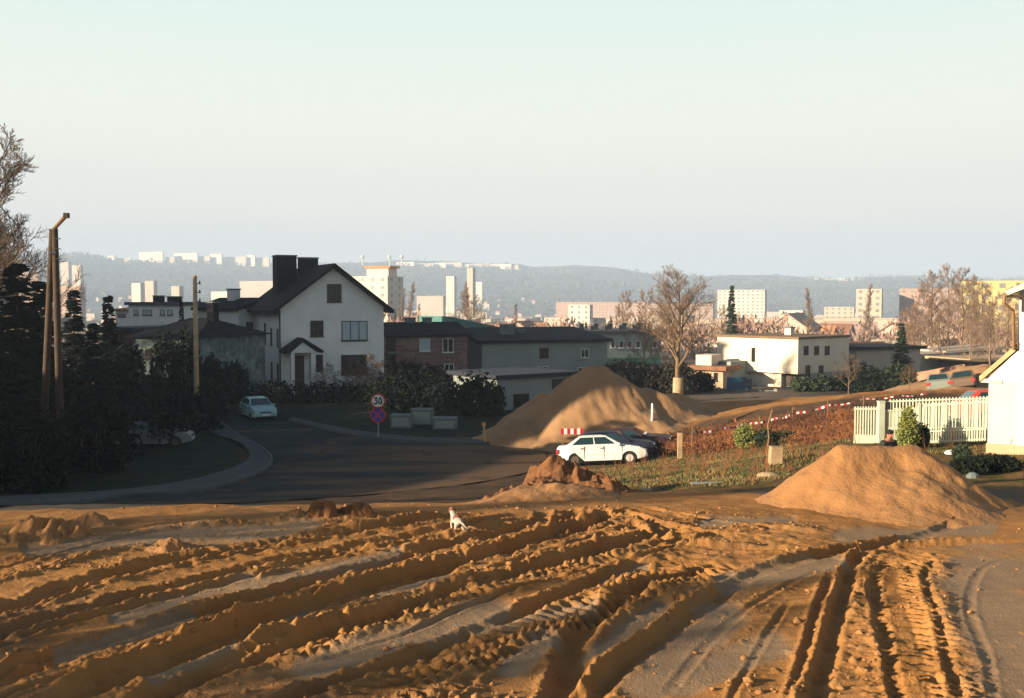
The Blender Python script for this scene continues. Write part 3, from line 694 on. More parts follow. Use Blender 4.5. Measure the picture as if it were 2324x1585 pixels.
# ================================================================== houses left
h = House('house', 'house with dark hipped roof half hidden in the shaded garden beside the wooden pole', A_(303, 78), A_(440, 76), 9, -8.1, 0)
h.h = h.z(310, 765, 78)
m = MB(); o_ = .5; hh = h.h; rz_ = h.z(370, 722, 82)
m.add([(-o_, -o_, hh), (h.w + o_, -o_, hh), (h.w + o_, h.dp + o_, hh), (-o_, h.dp + o_, hh), (1.6, h.dp / 2, rz_), (h.w - 1.9, h.dp / 2, rz_)], [(0, 1, 5, 4), (1, 2, 5), (2, 3, 4, 5), (3, 0, 4), (3, 2, 1, 0)])
h.wall(M('ivy_dark_wall', (.04, .06, .055), .95, .5, 1.5, col2=(.16, .22, .21)), hh - .02); m.build('roof', ROOFD, h.root)  # wall colour darkened to hold the garden's shade
h.chimney(h.w - 1.9, h.w - 1.3, 4.0, 4.7, h.h + 1, h.z(414, 688, 80), ROOFD)
h.win('F', 330, 345, 790, 815, 1); h.win('F', 380, 398, 790, 815, 1)
h = House('house', 'low house with dull pink wall between the shaded garden trees', A_(232, 84), A_(302, 82), 8, -8.2, 0)
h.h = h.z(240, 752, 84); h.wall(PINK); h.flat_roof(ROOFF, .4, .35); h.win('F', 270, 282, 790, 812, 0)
h = House('house', 'flat roofed pale two-storey house above the dark garden roofs', A_(292, 128), A_(415, 122), 9, -10, 0)
h.h = h.z(292, 693, 128); h.wall(WH); h.flat_roof(ROOFF, .35, .4)
for a, b in ((304, 314), (324, 333), (336, 345), (364, 374), (380, 392)): h.win('F', a, b, 703, 716, 0, pm=CURT)
h.chimney(2.2, 3.2, 2, 3, h.h + .41, h.h + 1.1, ROOFD); h.chimney(5, 6.6, 2, 3, h.h + .41, h.h + 1.0, ROOFD)
h = House('house', 'small pale house left of the flat roofed two-storey house', A_(262, 135), A_(292, 133), 8, -10, 0)
h.h = h.z(270, 706, 134); h.wall(WH); h.shed_roof(ROOFR, h.h + .7, .4, .25, 'y'); h.win('F', 268, 285, 712, 720, 1)

# ================================================================== houses in the middle
h = House('brick_house', 'brown brick house with dark pitched roof right of the white gabled house', A_(872, 103), A_(1060, 106.5), 9, ZB - .2, 0)
h.h = h.z(1000, 764, 103)
h.wall(MORT)
BR = h.root
# visible courses of brick
bw = MB()
for c in range(int(h.h / .42)):
    for k in range(int(h.w / 1.05)):
        x0 = (k + .5 * (c % 2)) * 1.05 + .03
        if x0 + .98 < h.w and rnd.random() < .8: bw.box(x0, x0 + .98, -.018, -.003, c * .42 + .03, c * .42 + .37)
bw.build('brick_courses', BRICKM, BR, kind='stuff')
rb_ = h.gable_roof(ROOFD, h.z(990, 738, 107), False, .5, .22)
for a, b in ((3.6, 4.6), (5.6, 6.4)): h.chimney(a, b, 4, 4.9, h.h + 1.2, h.z(980, 724, 107), CONC, rb_)
h.win('F', 952, 976, 768, 797, 0, fm=FRAMEW, pm=CURT); h.win('F', 1004, 1029, 768, 800, 1, fm=FRAMEW); h.win('F', 1008, 1030, 826, 842, 1, fm=FRAMEW)
h.win('F', 876, 898, 766, 798, 1); h.win('F', 876, 898, 806, 846, 1)
bb = h.hit('F', 874, 802); b2 = h.hit('F', 902, 802); h.part('balcony', MB().box(bb[0], b2[0], -1.2, -.02, bb[1], bb[1] + .15), CONC)
h = House('teal_roof_house', 'pale house with long teal sloping roof behind the brick house', A_(1022, 119), A_(1134, 122), 9, -8.6, 0)
h.h = h.z(1024, 734, 119); h.wall(WH, h.z(1134, 757, 122) - .1); h.shed_roof(ROOFT, h.z(1134, 757, 122), .1, .75, 'x'); h.win('F', 1064, 1081, 766, 784, 1); h.win('F', 1066, 1084, 812, 830, 0)
h = House('grey_house', 'long grey flat-roofed house with few small windows behind the big sand heap', A_(1094, 108), A_(1378, 113), 10, -8.7, 0)
h.h = (h.z(1095, 771, 108) + h.z(1378, 782, 113)) / 2; h.wall(GREYR)
rg = h.shed_roof(ROOFD, h.h + 1.0, .5, .3, 'y')
h.chimney(3.8, 5.2, 4, 5.2, h.h + .5, h.z(1160, 738, 115), CONC, rg); h.chimney(6.2, 6.9, 5, 5.8, h.h + .5, h.z(1200, 750, 115), CONC, rg)
h.win('F', 1224, 1245, 790, 812, 0); h.win('F', 1318, 1336, 792, 812, 1, fm=FRAMEW); h.win('F', 1220, 1244, 832, 850, 1, fm=FRAMEW); h.win('F', 1312, 1330, 834, 850, 1, fm=FRAMEW)
h = House('terraced_row', 'shaded row of flat-roofed houses left of the big bare tree', A_(1300, 145), A_(1500, 150), 10, -11, 0)
h.h = h.z(1400, 757, 148); h.wall(GREYR); h.flat_roof(ROOFF, .5, .45)
for i in range(6): h.win('F', 1386 + i * 19, 1396 + i * 19, 774, 790, 0, fm=FRAMEW)
for i in range(5): h.chimney(2.4 + i * 2.3, 3.1 + i * 2.3, 3, 4, h.h + .46, h.h + 1.3, ROOFF)
h.part('balcony_band', MB().box(4, h.w - .5, -.9, -.01, h.h - 4.4, h.h - 3.5), M('green_panel', (.05, .14, .10), .7, .2, 1))
# garage and long wall behind the road
h = House('garage', 'low dark garage with bluish roof behind the big sand heap', A_(1128, 74), A_(1300, 78), 6, -8.1, 0, cat='garage')
h.h = h.z(1150, 861, 74); h.wall(GREYR); h.flat_roof(M('blue_felt', (.018, .022, .034), .8, .2, 1), .4, .3)
h.win('F', 1165, 1200, 895, 925, 1); MB().box(5.0, 7.4, -.06, -.004, -.2, 2.1).build('garage_door', STEEL, h.root)
# shed with rusty roof and the white house
h = House('shed', 'low sheds with rust brown roof right of the big bare tree trunk', A_(1562, 99), A_(1642, 97), 6, -8.4, 0, cat='shed')
h.h = h.z(1600, 840, 98); h.wall(M('ochre_render', (.42, .30, .20), .9, .2, .8)); h.flat_roof(ROOFR, .5, .4)
for i in range(3): h.win('F', 1580 + i * 20, 1589 + i * 20, 846, 866, 0, fm=WOODD)
h.part('loft', MB().box(.6, 2.2, .5, 3, h.h + .41, h.h + 1.4), CREAM)
h = House('white_house', 'sunlit white house with upper storey jutting over its base right of the bare tree', (X(1628, 103), 103), (X(1812, 96), 96), 9, -8.6, 0)
zu0 = h.z(1812, 850, 96); h.h = h.z(1700, 768, 99)
MB().box(0, h.w, 0, h.dp, zu0, h.h).build('wall', CREAM, h.root)
MB().box(1.2, h.w - 2.2, .6, h.dp - .02, -1, zu0 - .003).build('lower_wall', CREAM, h.root)
MB().box(h.w - 2.2 + .003, h.w - .01, 1.2, h.dp - .03, -1, zu0 - .004).build('lower_wall', GREYR, h.root, )
h.flat_roof(M('thin_roof_edge', (.16, .10, .06), .8, .2, 1), .12, .22)
h.win('F', 1706, 1714, 789, 822, 0, sill=False)
MB().box(h.w - 2.0, h.w - 1.2, 1.13, 1.19, .3, 2.2).build('door', FRAME, h.root)
for i in range(3): h.win('R', 1824 + i * 24, 1834 + i * 24, 786, 806, 0, sill=False)
for i in range(2): h.win('R', 1828 + i * 30, 1838 + i * 30, 830, 856, 0, sill=False)
MB().box(1.4, 3.6, -2.6, .5, -.8, 2.6).build('lean_to', GREYR, h.root)
h.chimney(5.2, 5.9, 4, 4.7, h.h + .23, h.h + .9, CREAM)
h = House('house', 'house with dark canopy and pale columns right of the white sunlit house', (X(1862, 112), 112), (X(1945, 106), 106), 8, -8.6, 0)
h.h = h.z(1900, 792, 108); h.wall(PALE); h.flat_roof(ROOFD, .5, .3)
u0, z0 = h.hit('F', 1876, 815); u1, _ = h.hit('F', 1935, 815); h.part('canopy', MB().box(u0, u1, -1.8, -.01, z0, z0 + .35), ROOFD)
for q in (1880, 1896, 1912, 1930):
    a, _ = h.hit('F', q, 840); h.part('column', MB().box(a - .12, a + .18, -1.7, -1.4, -.8, z0 - .004), CREAM)
h.win('F', 1900, 1922, 776, 790, 0); h.win('F', 1898, 1924, 824, 850, 1)
h = House('bungalow', 'flat white bungalow left of the dark spruce', (X(1948, 122), 122), (X(2030, 117), 117), 9, -8.9, 0)
h.h = h.z(2000, 808, 119); h.wall(CREAM); h.flat_roof(PALE, .3, .25)
for q in (1958, 1975): h.win('F', q, q + 8, 820, 836, 0)
h = House('house', 'long low house with light roof behind the spruce', (X(2088, 135), 135), (X(2150, 130), 130), 9, -8.8, 0)
h.h = h.z(2100, 800, 132); h.wall(CREAM); h.shed_roof(PALE, h.h + .5, .4, .3, 'y'); h.win('F', 2100, 2112, 806, 816, 0)
h = House('house', 'low house with wide overhanging tan roof at the top of the earth wall', (X(2130, 118), 118), (X(2205, 113), 113), 8, -8.4, 0)
h.h = h.z(2170, 818, 115); h.wall(PINK); h.flat_roof(M('tan_roof', (.40, .28, .16), .8, .2, 1), 1.0, .3); h.win('F', 2150, 2170, 828, 840, 1)
for k, (a, d_, ty, w_, lab) in enumerate([(1905, 160, 790, 40, 'small pale gabled house behind the house with the dark canopy'), (1960, 170, 785, 55, 'wide pale house far behind the flat white bungalow'),
                             (2095, 180, 782, 50, 'small cream house right behind the spruce top'), (2160, 165, 800, 46, 'small tan roofed house below the bare tree grove')]):
    h = House('house', lab, (X(a, d_), d_), (X(a + w_, d_ - 3), d_ - 3), 8, -11, 0); h.h = h.z(a, ty + 10, d_)
    h.gable_wall(PALE, h.h + 1.4, k % 2 == 0); h.gable_roof(PALE if k % 2 else ROOFR, h.h + 1.4, k % 2 == 0, .4, .2)
    h.win('F', a + 8, a + 16, ty + 16, ty + 24, 0)

# ================================================================== white house at the right edge
h = House('white_villa', 'bright white house corner with gabled porch and brown gutter at the right edge', (X(2312, 28.9), 28.9), (X(2312, 28.9) + 6.9, 24.9), 9, -4.45, 0)
VWP = M('porch_render', (.40, .43, .42), .9, .06, .8)  # white render greyed and cooled to paint the porch shade
VW = M('bright_white_render', (.56, .56, .53), .9, .05, .8)
h.h = h.z(2312, 655, 28.9); h.wall(VW)
L_ = House.hit(h, 'F', 2243, 900)
px0 = L_[0]
hp = h.hit('F', 2243, 868)[1]
MB().box(px0, -.003, .02, 2.4, .32, hp).build('porch_wall', VWP, h.root)
PLM = M('cream_plinth', (.48, .33, .20), .9, .15, 1.5)
MB().box(px0 - .03, h.w + .03, -.04, -.003, -.6, .32).build('plinth', PLM, h.root)
MB().box(px0 - .03, -.004, -.0, 2.43, -.6, .317).build('plinth', PLM, h.root)
ztop = h.hit('F', 2310, 792)[1]; pl_ = h.hit('F', 2224, 862)[0]; zpl = h.hit('F', 2224, 866)[1]
MB().prism([(px0 - .12, hp + .004), (-.004, hp + .004), (-.004, ztop - .05)], 'y', .0, 2.3).build('porch_gable', VW, h.root)
pr = MB().prism([(pl_, zpl), (-.004, ztop), (-.004, ztop + .17), (pl_ - .02, zpl + .15)], 'y', -.06, 2.7)
pr.build('porch_roof', M('orange_roof_edge', (.50, .30, .15), .8, .2, 2), h.root)  # orange sunlight on the board edge is put into its colour
MB().box(pl_ + .02, px0 + .35, -.02, .0 - .004, hp - .01, hp + .10).build('lintel', CREAM, h.root)
ge = h.hit('F', 2284, 672); g2 = h.hit('F', 2400, 628)
MB().prism([(ge[0], ge[1]), (g2[0], g2[1]), (g2[0], g2[1] + .22), (ge[0], ge[1] + .14)], 'y', -.3, 9.4).build('roof', CREAM, h.root)
gt = MB().tube((ge[0] - .03, -.32, ge[1] + .02), (ge[0] - .03, 9.4, ge[1] + .02), .07, .07, 8).build('gutter', WOOD, h.root)
a1 = h.hit('F', 2281, 688); a2 = h.hit('F', 2302, 706); a3 = h.hit('F', 2303, 793)
MB().path([(ge[0] - .03, -.3, ge[1]), (a1[0], -.3, a1[1]), (a2[0] - .02, -.12, a2[1]), (a3[0] - .02, -.12, a3[1])], .05).build('downpipe', WOOD, gt)
MB().box(ge[0] + .12, ge[0] + .5, -.2, .1, ge[1] - .05, ge[1] + .03).build('rafter_end', WOODD, h.root)
MB().box(ge[0] + .40, ge[0] + .5, -.2, -.05, ge[1] - .45, ge[1] - .05).build('rafter_end', WOODD, h.root)

# ================================================================== unseen blocks added left of the frame to cast the street's shade
for (nm, lab, x0, y0, w_, dd, top, cat_) in [
   ('apartment_block', 'plain four-storey block standing left of the view beside the street', -62, 71, 13, 26, 14.5, 'apartment block'),
   ('apartment_block', 'plain block standing far left of the view behind the gardens', -88, 100, 13, 26, 14, 'apartment block'),
   ('town_house', 'tall plain house standing left of the view beside the gardens', -58, 35.0, 10, 12.4, 11, 'house'),
   ('town_house', 'long low row house standing left of the view behind the sand', -58, -4, 10, 38.7, 4.6, 'house')]:
    h = House(nm, lab, (x0, y0), (x0 + w_, y0), dd, -8.2, top + 8.2, cat=cat_); h.wall(GREYR); h.flat_roof(ROOFF, .4, .3)
    nf = int(h.h / 3)
    for fl in range(nf):
        for k in range(3): h.winl('F', 1.5 + k * 3.2, 2.9 + k * 3.2, 1.2 + fl * 3, 2.5 + fl * 3, 1)
# ------------------------------------------------------------------ the far town
def far_block(name, lab, px0, pxm, px1, ytop, ybase, d, mat=None, matr=None, cat='building', win=0, roof=None, group=None, kind=None, rows=None):
    """a block whose lit front spans px0..pxm and whose shaded end spans pxm..px1"""
    mat = mat or PALE
    B = (X(pxm, d), d); w = (pxm - px0) / 2324 * d; th = R(24); dirx = Vector((math.cos(th), -math.sin(th)))
    # A lies left of and behind B
    L = w / math.cos(th); A = (B[0] - dirx.x * L, B[1] - dirx.y * L)
    # correct the left edge for its greater distance
    t = X(px0, 1); L = (B[0] - t * B[1]) / (dirx.x - t * -math.tan(0) + t * math.sin(th)) if True else L
    A = (B[0] - dirx.x * L, B[1] + math.sin(th) * L)
    side = max(6, (px1 - pxm) / 2324 * d / math.sin(th)) if px1 > pxm else 12
    side = min(side, L * 3 + 10)
    z0 = min(ray(pxm, ybase).z * d, H(*B) + 3); zt = ray(pxm, ytop).z * d
    zg = H(*B); z0 = min(z0, zg)
    h = House(name, lab, A, B, side, z0, zt - z0, cat=cat, group=group)
    MB().box(0, h.w, 0, h.dp, -6, h.h).build('wall', mat, h.root)
    if roof: MB().box(-.4, h.w + .4, -.4, h.dp + .4, h.h + .01, h.h + .8).build('roof', roof, h.root)
    if win:
        m = MB(); fl = rows or max(1, int(h.h / 3.0)); nc_ = max(1, int(h.w / 4.0))
        for i in range(fl):
            for k in range(nc_):
                xx = (k + .5) * h.w / nc_; zz = (i + .35) * h.h / fl; m.box(xx - .8, xx + .8, -.08, -.004, zz, zz + 1.4)
        m.build('windows', FARWIN, h.root, kind='stuff')
        m = MB(); nc_ = max(1, int(h.dp / 5.0))
        for i in range(fl):
            for k in range(nc_):
                yy = (k + .5) * h.dp / nc_; zz = (i + .35) * h.h / fl; m.box(h.w + .004, h.w + .08, yy - .8, yy + .8, zz, zz + 1.4)
        m.build('windows', FARWIN, h.root, kind='stuff')
    return h
FARWIN = M('far_window', (.20, .19, .19), .4, .3, .1)
LIT = M('pale_panel_wall', (.43, .36, .29), .9, .10, .04)
LITW = M('white_panel_wall', (.54, .49, .42), .9, .08, .04)
YELW = M('yellow_panel_wall', (.46, .38, .17), .9, .15, .05)
PKW = M('pinkish_wall', (.36, .25, .20), .9, .12, .04)
ORG = M('orange_roof', (.50, .22, .10), .9, .2, .1)
T = far_block
t = T('tower_block', 'white residential tower with roof lift house directly right of the dark gabled roof', 790, 880, 909, 627, 760, 430, LITW, cat='tower block', win=1, rows=9)
MB().box(t.w * .42, t.w * .96, 2, 9, t.h + .01, t.h + 3.4).build('lift_house', CREAM, t.root)
MB().box(t.w * .38, t.w * 1.02, 1.4, 9.6, t.h + 3.41, t.h + 4.4).build('lift_house_roof', ORG, t.root)
T('tower_block', 'slim pale tower standing before the wooded hill in the centre', 1013, 1031, 1036, 627, 688, 1250, LITW, cat='tower block', win=1)
T('tower_block', 'slim tan tower right of the slim pale central tower', 1060, 1073, 1079, 608, 694, 1150, LIT, cat='tower block', win=1)
T('tower_block', 'pale tower leftmost of the two between the leaning poles and the hill', 140, 158, 161, 593, 637, 1900, LIT, cat='tower block', win=1)
T('tower_block', 'pale tower right of its twin beside the leaning poles', 166, 185, 188, 602, 650, 1700, LIT, cat='tower block', win=1)
T('tower_block', 'tall cream tower with dark slot on its side left of the spruce', 1942, 2000, 2014, 656, 785, 520, LIT, cat='tower block', win=1)
T('apartment_block', 'broad white apartment block right of the big bare tree', 1628, 1735, 1746, 658, 735, 900, LITW, cat='apartment block', win=1)
T('apartment_block', 'long pinkish apartment block half hidden by the bare grove at the right', 2040, 2180, 2200, 655, 745, 520, PKW, cat='apartment block', win=1)
T('apartment_block', 'yellowish apartment block behind the bare grove beside the white house corner', 2180, 2330, 2350, 637, 815, 300, YELW, cat='apartment block', win=1)
T('long_building', 'long low sunlit building behind the grey house, its left part taller', 1235, 1375, 1380, 722, 756, 620, LIT, cat='building', win=1)
T('stair_tower', 'narrow bright stair tower rising from the long low sunlit building', 1290, 1338, 1341, 692, 758, 610, LITW, cat='building', win=1)
T('long_building', 'long cream building with flat roof behind the bare tree branches', 1375, 1620, 1625, 726, 762, 640, LIT, cat='building', win=1)
T('long_building', 'far long tan roof line above the grey house', 1262, 1470, 1474, 686, 710, 1000, PKW, cat='building', win=1)
T('long_building', 'pinkish building row behind the top of the big bare tree', 1470, 1618, 1622, 690, 716, 950, PKW, cat='building', win=1)
T('long_building', 'low pale hall between the white apartment block and the cream tower', 1870, 1938, 1942, 697, 722, 800, LIT, cat='building', win=1)
T('building', 'white villa with stepped floors right of the broad white apartment block', 1768, 1822, 1828, 705, 757, 420, LITW, win=1)
T('building', 'narrow bright building end beside the white stepped villa', 1790, 1818, 1826, 716, 756, 380, LITW, win=1)
T('building', 'broad low pale building at the foot of the wooded hill in the centre', 946, 1006, 1010, 672, 690, 1300, LIT, win=1)
T('building', 'pinkish white hall left of the dark chimney stack', 545, 620, 624, 638, 662, 1500, LIT, win=1)
T('building', 'small bright building on the slope right of the tan tower', 1080, 1094, 1096, 640, 646, 2500, LITW)
T('building', 'white block beside the foot of the wooden pole top', 390, 408, 411, 650, 686, 1000, LIT, win=1)
T('building', 'pale house cluster with orange edge left of the small conifer', 140, 182, 186, 654, 664, 800, PKW, roof=ORG)
T('building', 'bright gabled house above the flat roofed two-storey house', 300, 320, 323, 643, 668, 1000, LITW)
T('building', 'pair of stacked pale flats near the hill foot, left of the wooden pole', 330, 350, 353, 638, 662, 1200, LIT, win=1)
T('building', 'pale slanted hall right of the wooden pole', 480, 530, 536, 662, 676, 900, LITW)
T('building', 'pink house row at the left under the bare tree', 20, 88, 92, 618, 640, 1500, PKW)
T('building', 'orange lit long wall seen between the two leaning poles and the tree', 40, 130, 134, 650, 662, 900, PKW)
# estates on the crest of the hill
crest = [(318, 372, 574, 598), (378, 398, 586, 600), (397, 450, 577, 600), (450, 478, 584, 602), (478, 505, 579, 603), (505, 560, 585, 603), (560, 580, 582, 603), (580, 612, 587, 604),
         (160, 182, 581, 598), (228, 250, 588, 604), (246, 262, 583, 600), (262, 300, 588, 598), (238, 256, 594, 612),
         (938, 985, 600, 606), (985, 1012, 599, 612), (1000, 1048, 598, 615), (1048, 1064, 603, 616), (1064, 1110, 601, 612), (1110, 1160, 602, 610), (1150, 1176, 604, 616),
         (1130, 1148, 612, 620), (1104, 1122, 612, 618), (900, 940, 597, 602), (1830, 1880, 633, 638), (1880, 1960, 634, 637), (1960, 2040, 636, 640), (2050, 2120, 638, 641), (400, 440, 600, 609), (1165, 1180, 613, 622)]
names_ = ['large bright slab block on the hill crest left of the chimney', 'low block joining two slabs on the hill crest', 'second bright slab block on the hill crest with dark notch below', 'low pale block right of the second crest slab', 'taller pale block midway along the left crest', 'long low pale block on the left crest', 'small square block near the end of the left crest', 'last pale block on the crest before the chimney stack',
          'hazy block on the crest above the twin towers', 'small block at the left crest edge', 'square pale block on the crest right of the twin towers', 'flat pale row on the crest left of the large slab', 'pale block below the square crest block',
          'thin pale row at the crest right of the near tower', 'pale crest block with dark gap to its right', 'widest pale block of the central crest', 'small pink block on the central crest', 'pale block right of the tan tower on the crest', 'long pale row on the right of the central crest', 'last pale block of the central crest',
          'pair of small houses below the central crest row', 'small house on the slope beside the tan tower', 'pale row right behind the near tower roof', 'bright strip of buildings on the right crest', 'thin bright row on the right crest above the cream tower', 'thin pale row on the crest left of the spruce', 'faint pale row on the crest behind the spruce', 'white strip building under the second crest slab', 'lowest pale house at the end of the central crest']
for i, ((a, b, yt, yb), lab) in enumerate(zip(crest, names_)):
    rr_ = 3380; 
    T('hilltop_block', lab, a, b, b + 1, yt - 2.5, yb, rr_, [LITW, LIT][i % 2], cat='apartment block', group='pale housing blocks along the far hill crest')
# three little domes and masts seen above the near tower
for px, py in ((823, 590), (884, 590), (912, 590)):
    q = P(px, 600, 2900); MB().tube((0, 0, 0), (0, 0, 22), 2.5, 2.0, 6).ball((0, 0, 25), 6, 6, 6, 8, 6).build('water_tower', LITW, None, False, (q.x, q.y, q.z - 4), label={823: 'small round-headed tower on the skyline just right of the dark gable ridge', 884: 'small round-headed tower above the near tower lift house', 912: 'small round-headed tower right of the near tower lift house'}[px], cat='tower', group='round-headed towers on the skyline')
# scattered small town houses (copies of five kinds)
kinds = []
for k in range(5):
    w_, l_, hh_, rh = [(9, 11, 6, 3), (10, 16, 7, 3.5), (12, 12, 9, 0), (16, 34, 13, 0), (8, 9, 4.5, 3)][k]
    root = thing('town_house', 'small pale house among the far town roofs in the valley', 'house', group='small houses of the far town in the valley')
    m = MB()
    if rh:
        m.prism([(-w_ / 2, -4), (w_ / 2, -4), (w_ / 2, hh_), (0, hh_ + rh), (-w_ / 2, hh_)], 'y', -l_ / 2, l_ / 2); m.build('wall', [PALE, LIT, LITW, PKW, LITW][k], root)
        r_ = MB(); r_.prism([(-w_ / 2 - .5, hh_ - .4), (0, hh_ + rh + .02), (0, hh_ + rh + .4), (-w_ / 2 - .5, hh_)], 'y', -l_ / 2 - .4, l_ / 2 + .4); r_.prism([(0, hh_ + rh + .02), (w_ / 2 + .5, hh_ - .4), (w_ / 2 + .5, hh_), (0, hh_ + rh + .4)], 'y', -l_ / 2 - .4, l_ / 2 + .4)
        r_.build('roof', [ROOFR, PKW, PALE, PALE, ORG][k], root)
    else:
        m.box(-w_ / 2, w_ / 2, -l_ / 2, l_ / 2, -4, hh_); m.build('wall', [PALE, LIT, LIT, LIT, LITW][k], root)
        MB().box(-w_ / 2 - .3, w_ / 2 + .3, -l_ / 2 - .3, l_ / 2 + .3, hh_ + .01, hh_ + .5).build('roof', PALE, root)
    kinds.append(root)
KIDS = {r.name: list(r.children) for r in kinds}
spots = []
rt = random.Random(12)
def town(n, pxa, pxb, da, db, k0=None):
    for _ in range(n):
        px = rt.uniform(pxa, pxb); d = math.exp(rt.uniform(math.log(da), math.log(db))); spots.append((X(px, d), d, rt.choice(k0 or [0, 1, 2, 3, 4])))
town(70, 130, 640, 600, 2000); town(12, 0, 130, 420, 1500); town(34, 900, 1250, 450, 1900); town(50, 130, 620, 1200, 2350, [3, 2, 3, 0, 4]); town(26, 900, 1240, 1200, 2400, [3, 2, 4]); town(20, 1230, 1960, 1100, 2000, [3, 2]); town(14, 1040, 1240, 300, 800, [0, 4, 1]); town(40, 1400, 1960, 420, 1700, [0, 2, 3, 3, 4]); town(22, 1620, 2180, 240, 700, [0, 1, 4])
town(18, 1230, 1500, 1100, 2100); town(24, 200, 640, 1900, 2500, [0, 2, 4]); town(10, 1050, 1250, 2300, 2700, [0, 2, 4])
used_ = set()
for x, y, k in spots:
    s = kinds[k]
    if k in used_: s = copy_tree(s)
    used_.add(k)
    px_ = 1162 + x / y * 2324
    s['label'] = ['pale gabled house with rust roof ', 'long cream gabled house with pinkish roof ', 'white flat block house ', 'long pinkish flat block ', 'little white house with orange roof '][k] + ('at far left' if px_ < 320 else 'left of gabled house' if px_ < 640 else 'behind the tower block' if px_ < 1040 else 'above the grey house' if px_ < 1400 else 'behind the big tree' if px_ < 1620 else 'behind the white house' if px_ < 1900 else 'near the cream tower') + (', at the hill foot' if y > 1300 else '')
    s.location = (x, y, H(x, y)); s.rotation_euler = (0, 0, R(-24) + rt.choice([0, math.pi / 2]) + rt.uniform(-.2, .2))
KIDS = {}
for o in ('tower_block',): pass
# ------------------------------------------------------------------ trees and bushes
BARK = M('bark', (.16, .10, .055), .95, .3, 4, .3)
TWIG = M('twigs', (.17, .11, .065), .95, .25, 1.5)
TWIGP = M('reddish_twigs', (.23, .15, .10), .95, .25, .5)
TWIGD = M('dark_twigs', (.035, .03, .026), .95, .3, 2)
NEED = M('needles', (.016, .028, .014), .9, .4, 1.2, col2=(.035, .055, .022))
NEEDD = M('dark_needles', (.005, .009, .006), .95, .4, 1.2, col2=(.013, .019, .011), spec=.1)  # needle colour darkened to carry the shade of trees and hedges
LEAFY = M('yellow_green_leaves', (.10, .13, .03), .9, .3, 2.5, col2=(.22, .22, .05))
DRY = M('dry_brush', (.07, .028, .014), .95, .3, .8, col2=(.30, .115, .04), thr=(.35, .7))
def segmesh(name, segs, mat, n=3):
    s = np.array(segs, float); p0 = s[:, :3]; p1 = s[:, 3:6]; r0 = s[:, 6:7]; r1 = s[:, 7:8]
    d = p1 - p0; d /= np.linalg.norm(d, axis=1, keepdims=True) + 1e-9
    a = np.cross(d, np.array([.31, .87, .38])); a /= np.linalg.norm(a, axis=1, keepdims=True) + 1e-9; b = np.cross(d, a)
    V = []
    for p, r in ((p0, r0), (p1, r1)):
        for i in range(n):
            t = 2 * math.pi * i / n; V.append(p + (a * math.cos(t) + b * math.sin(t)) * r)
    V = np.stack(V, 1).reshape(-1, 3); N = len(s); o = np.arange(N)[:, None] * 2 * n
    q = np.concatenate([o + np.array([i, (i + 1) % n, n + (i + 1) % n, n + i]) for i in range(n)])
    me = bpy.data.meshes.new(name); me.vertices.add(len(V)); me.vertices.foreach_set('co', V.astype(np.float32).ravel())
    me.loops.add(q.size); me.loops.foreach_set('vertex_index', q.astype(np.int32).ravel()); me.polygons.add(len(q)); me.polygons.foreach_set('loop_start', np.arange(0, q.size, 4, dtype=np.int32))
    me.update(calc_edges=True); me.shade_smooth(); me.materials.append(mat); return me
def trimesh(name, T, mat):
    """T: (n,3,3) triangles"""
    V = T.reshape(-1, 3); me = bpy.data.meshes.new(name); me.vertices.add(len(V)); me.vertices.foreach_set('co', V.astype(np.float32).ravel())
    me.loops.add(len(V)); me.loops.foreach_set('vertex_index', np.arange(len(V), dtype=np.int32)); me.polygons.add(len(T)); me.polygons.foreach_set('loop_start', np.arange(0, len(V), 3, dtype=np.int32))
    me.update(calc_edges=True); me.materials.append(mat); return me
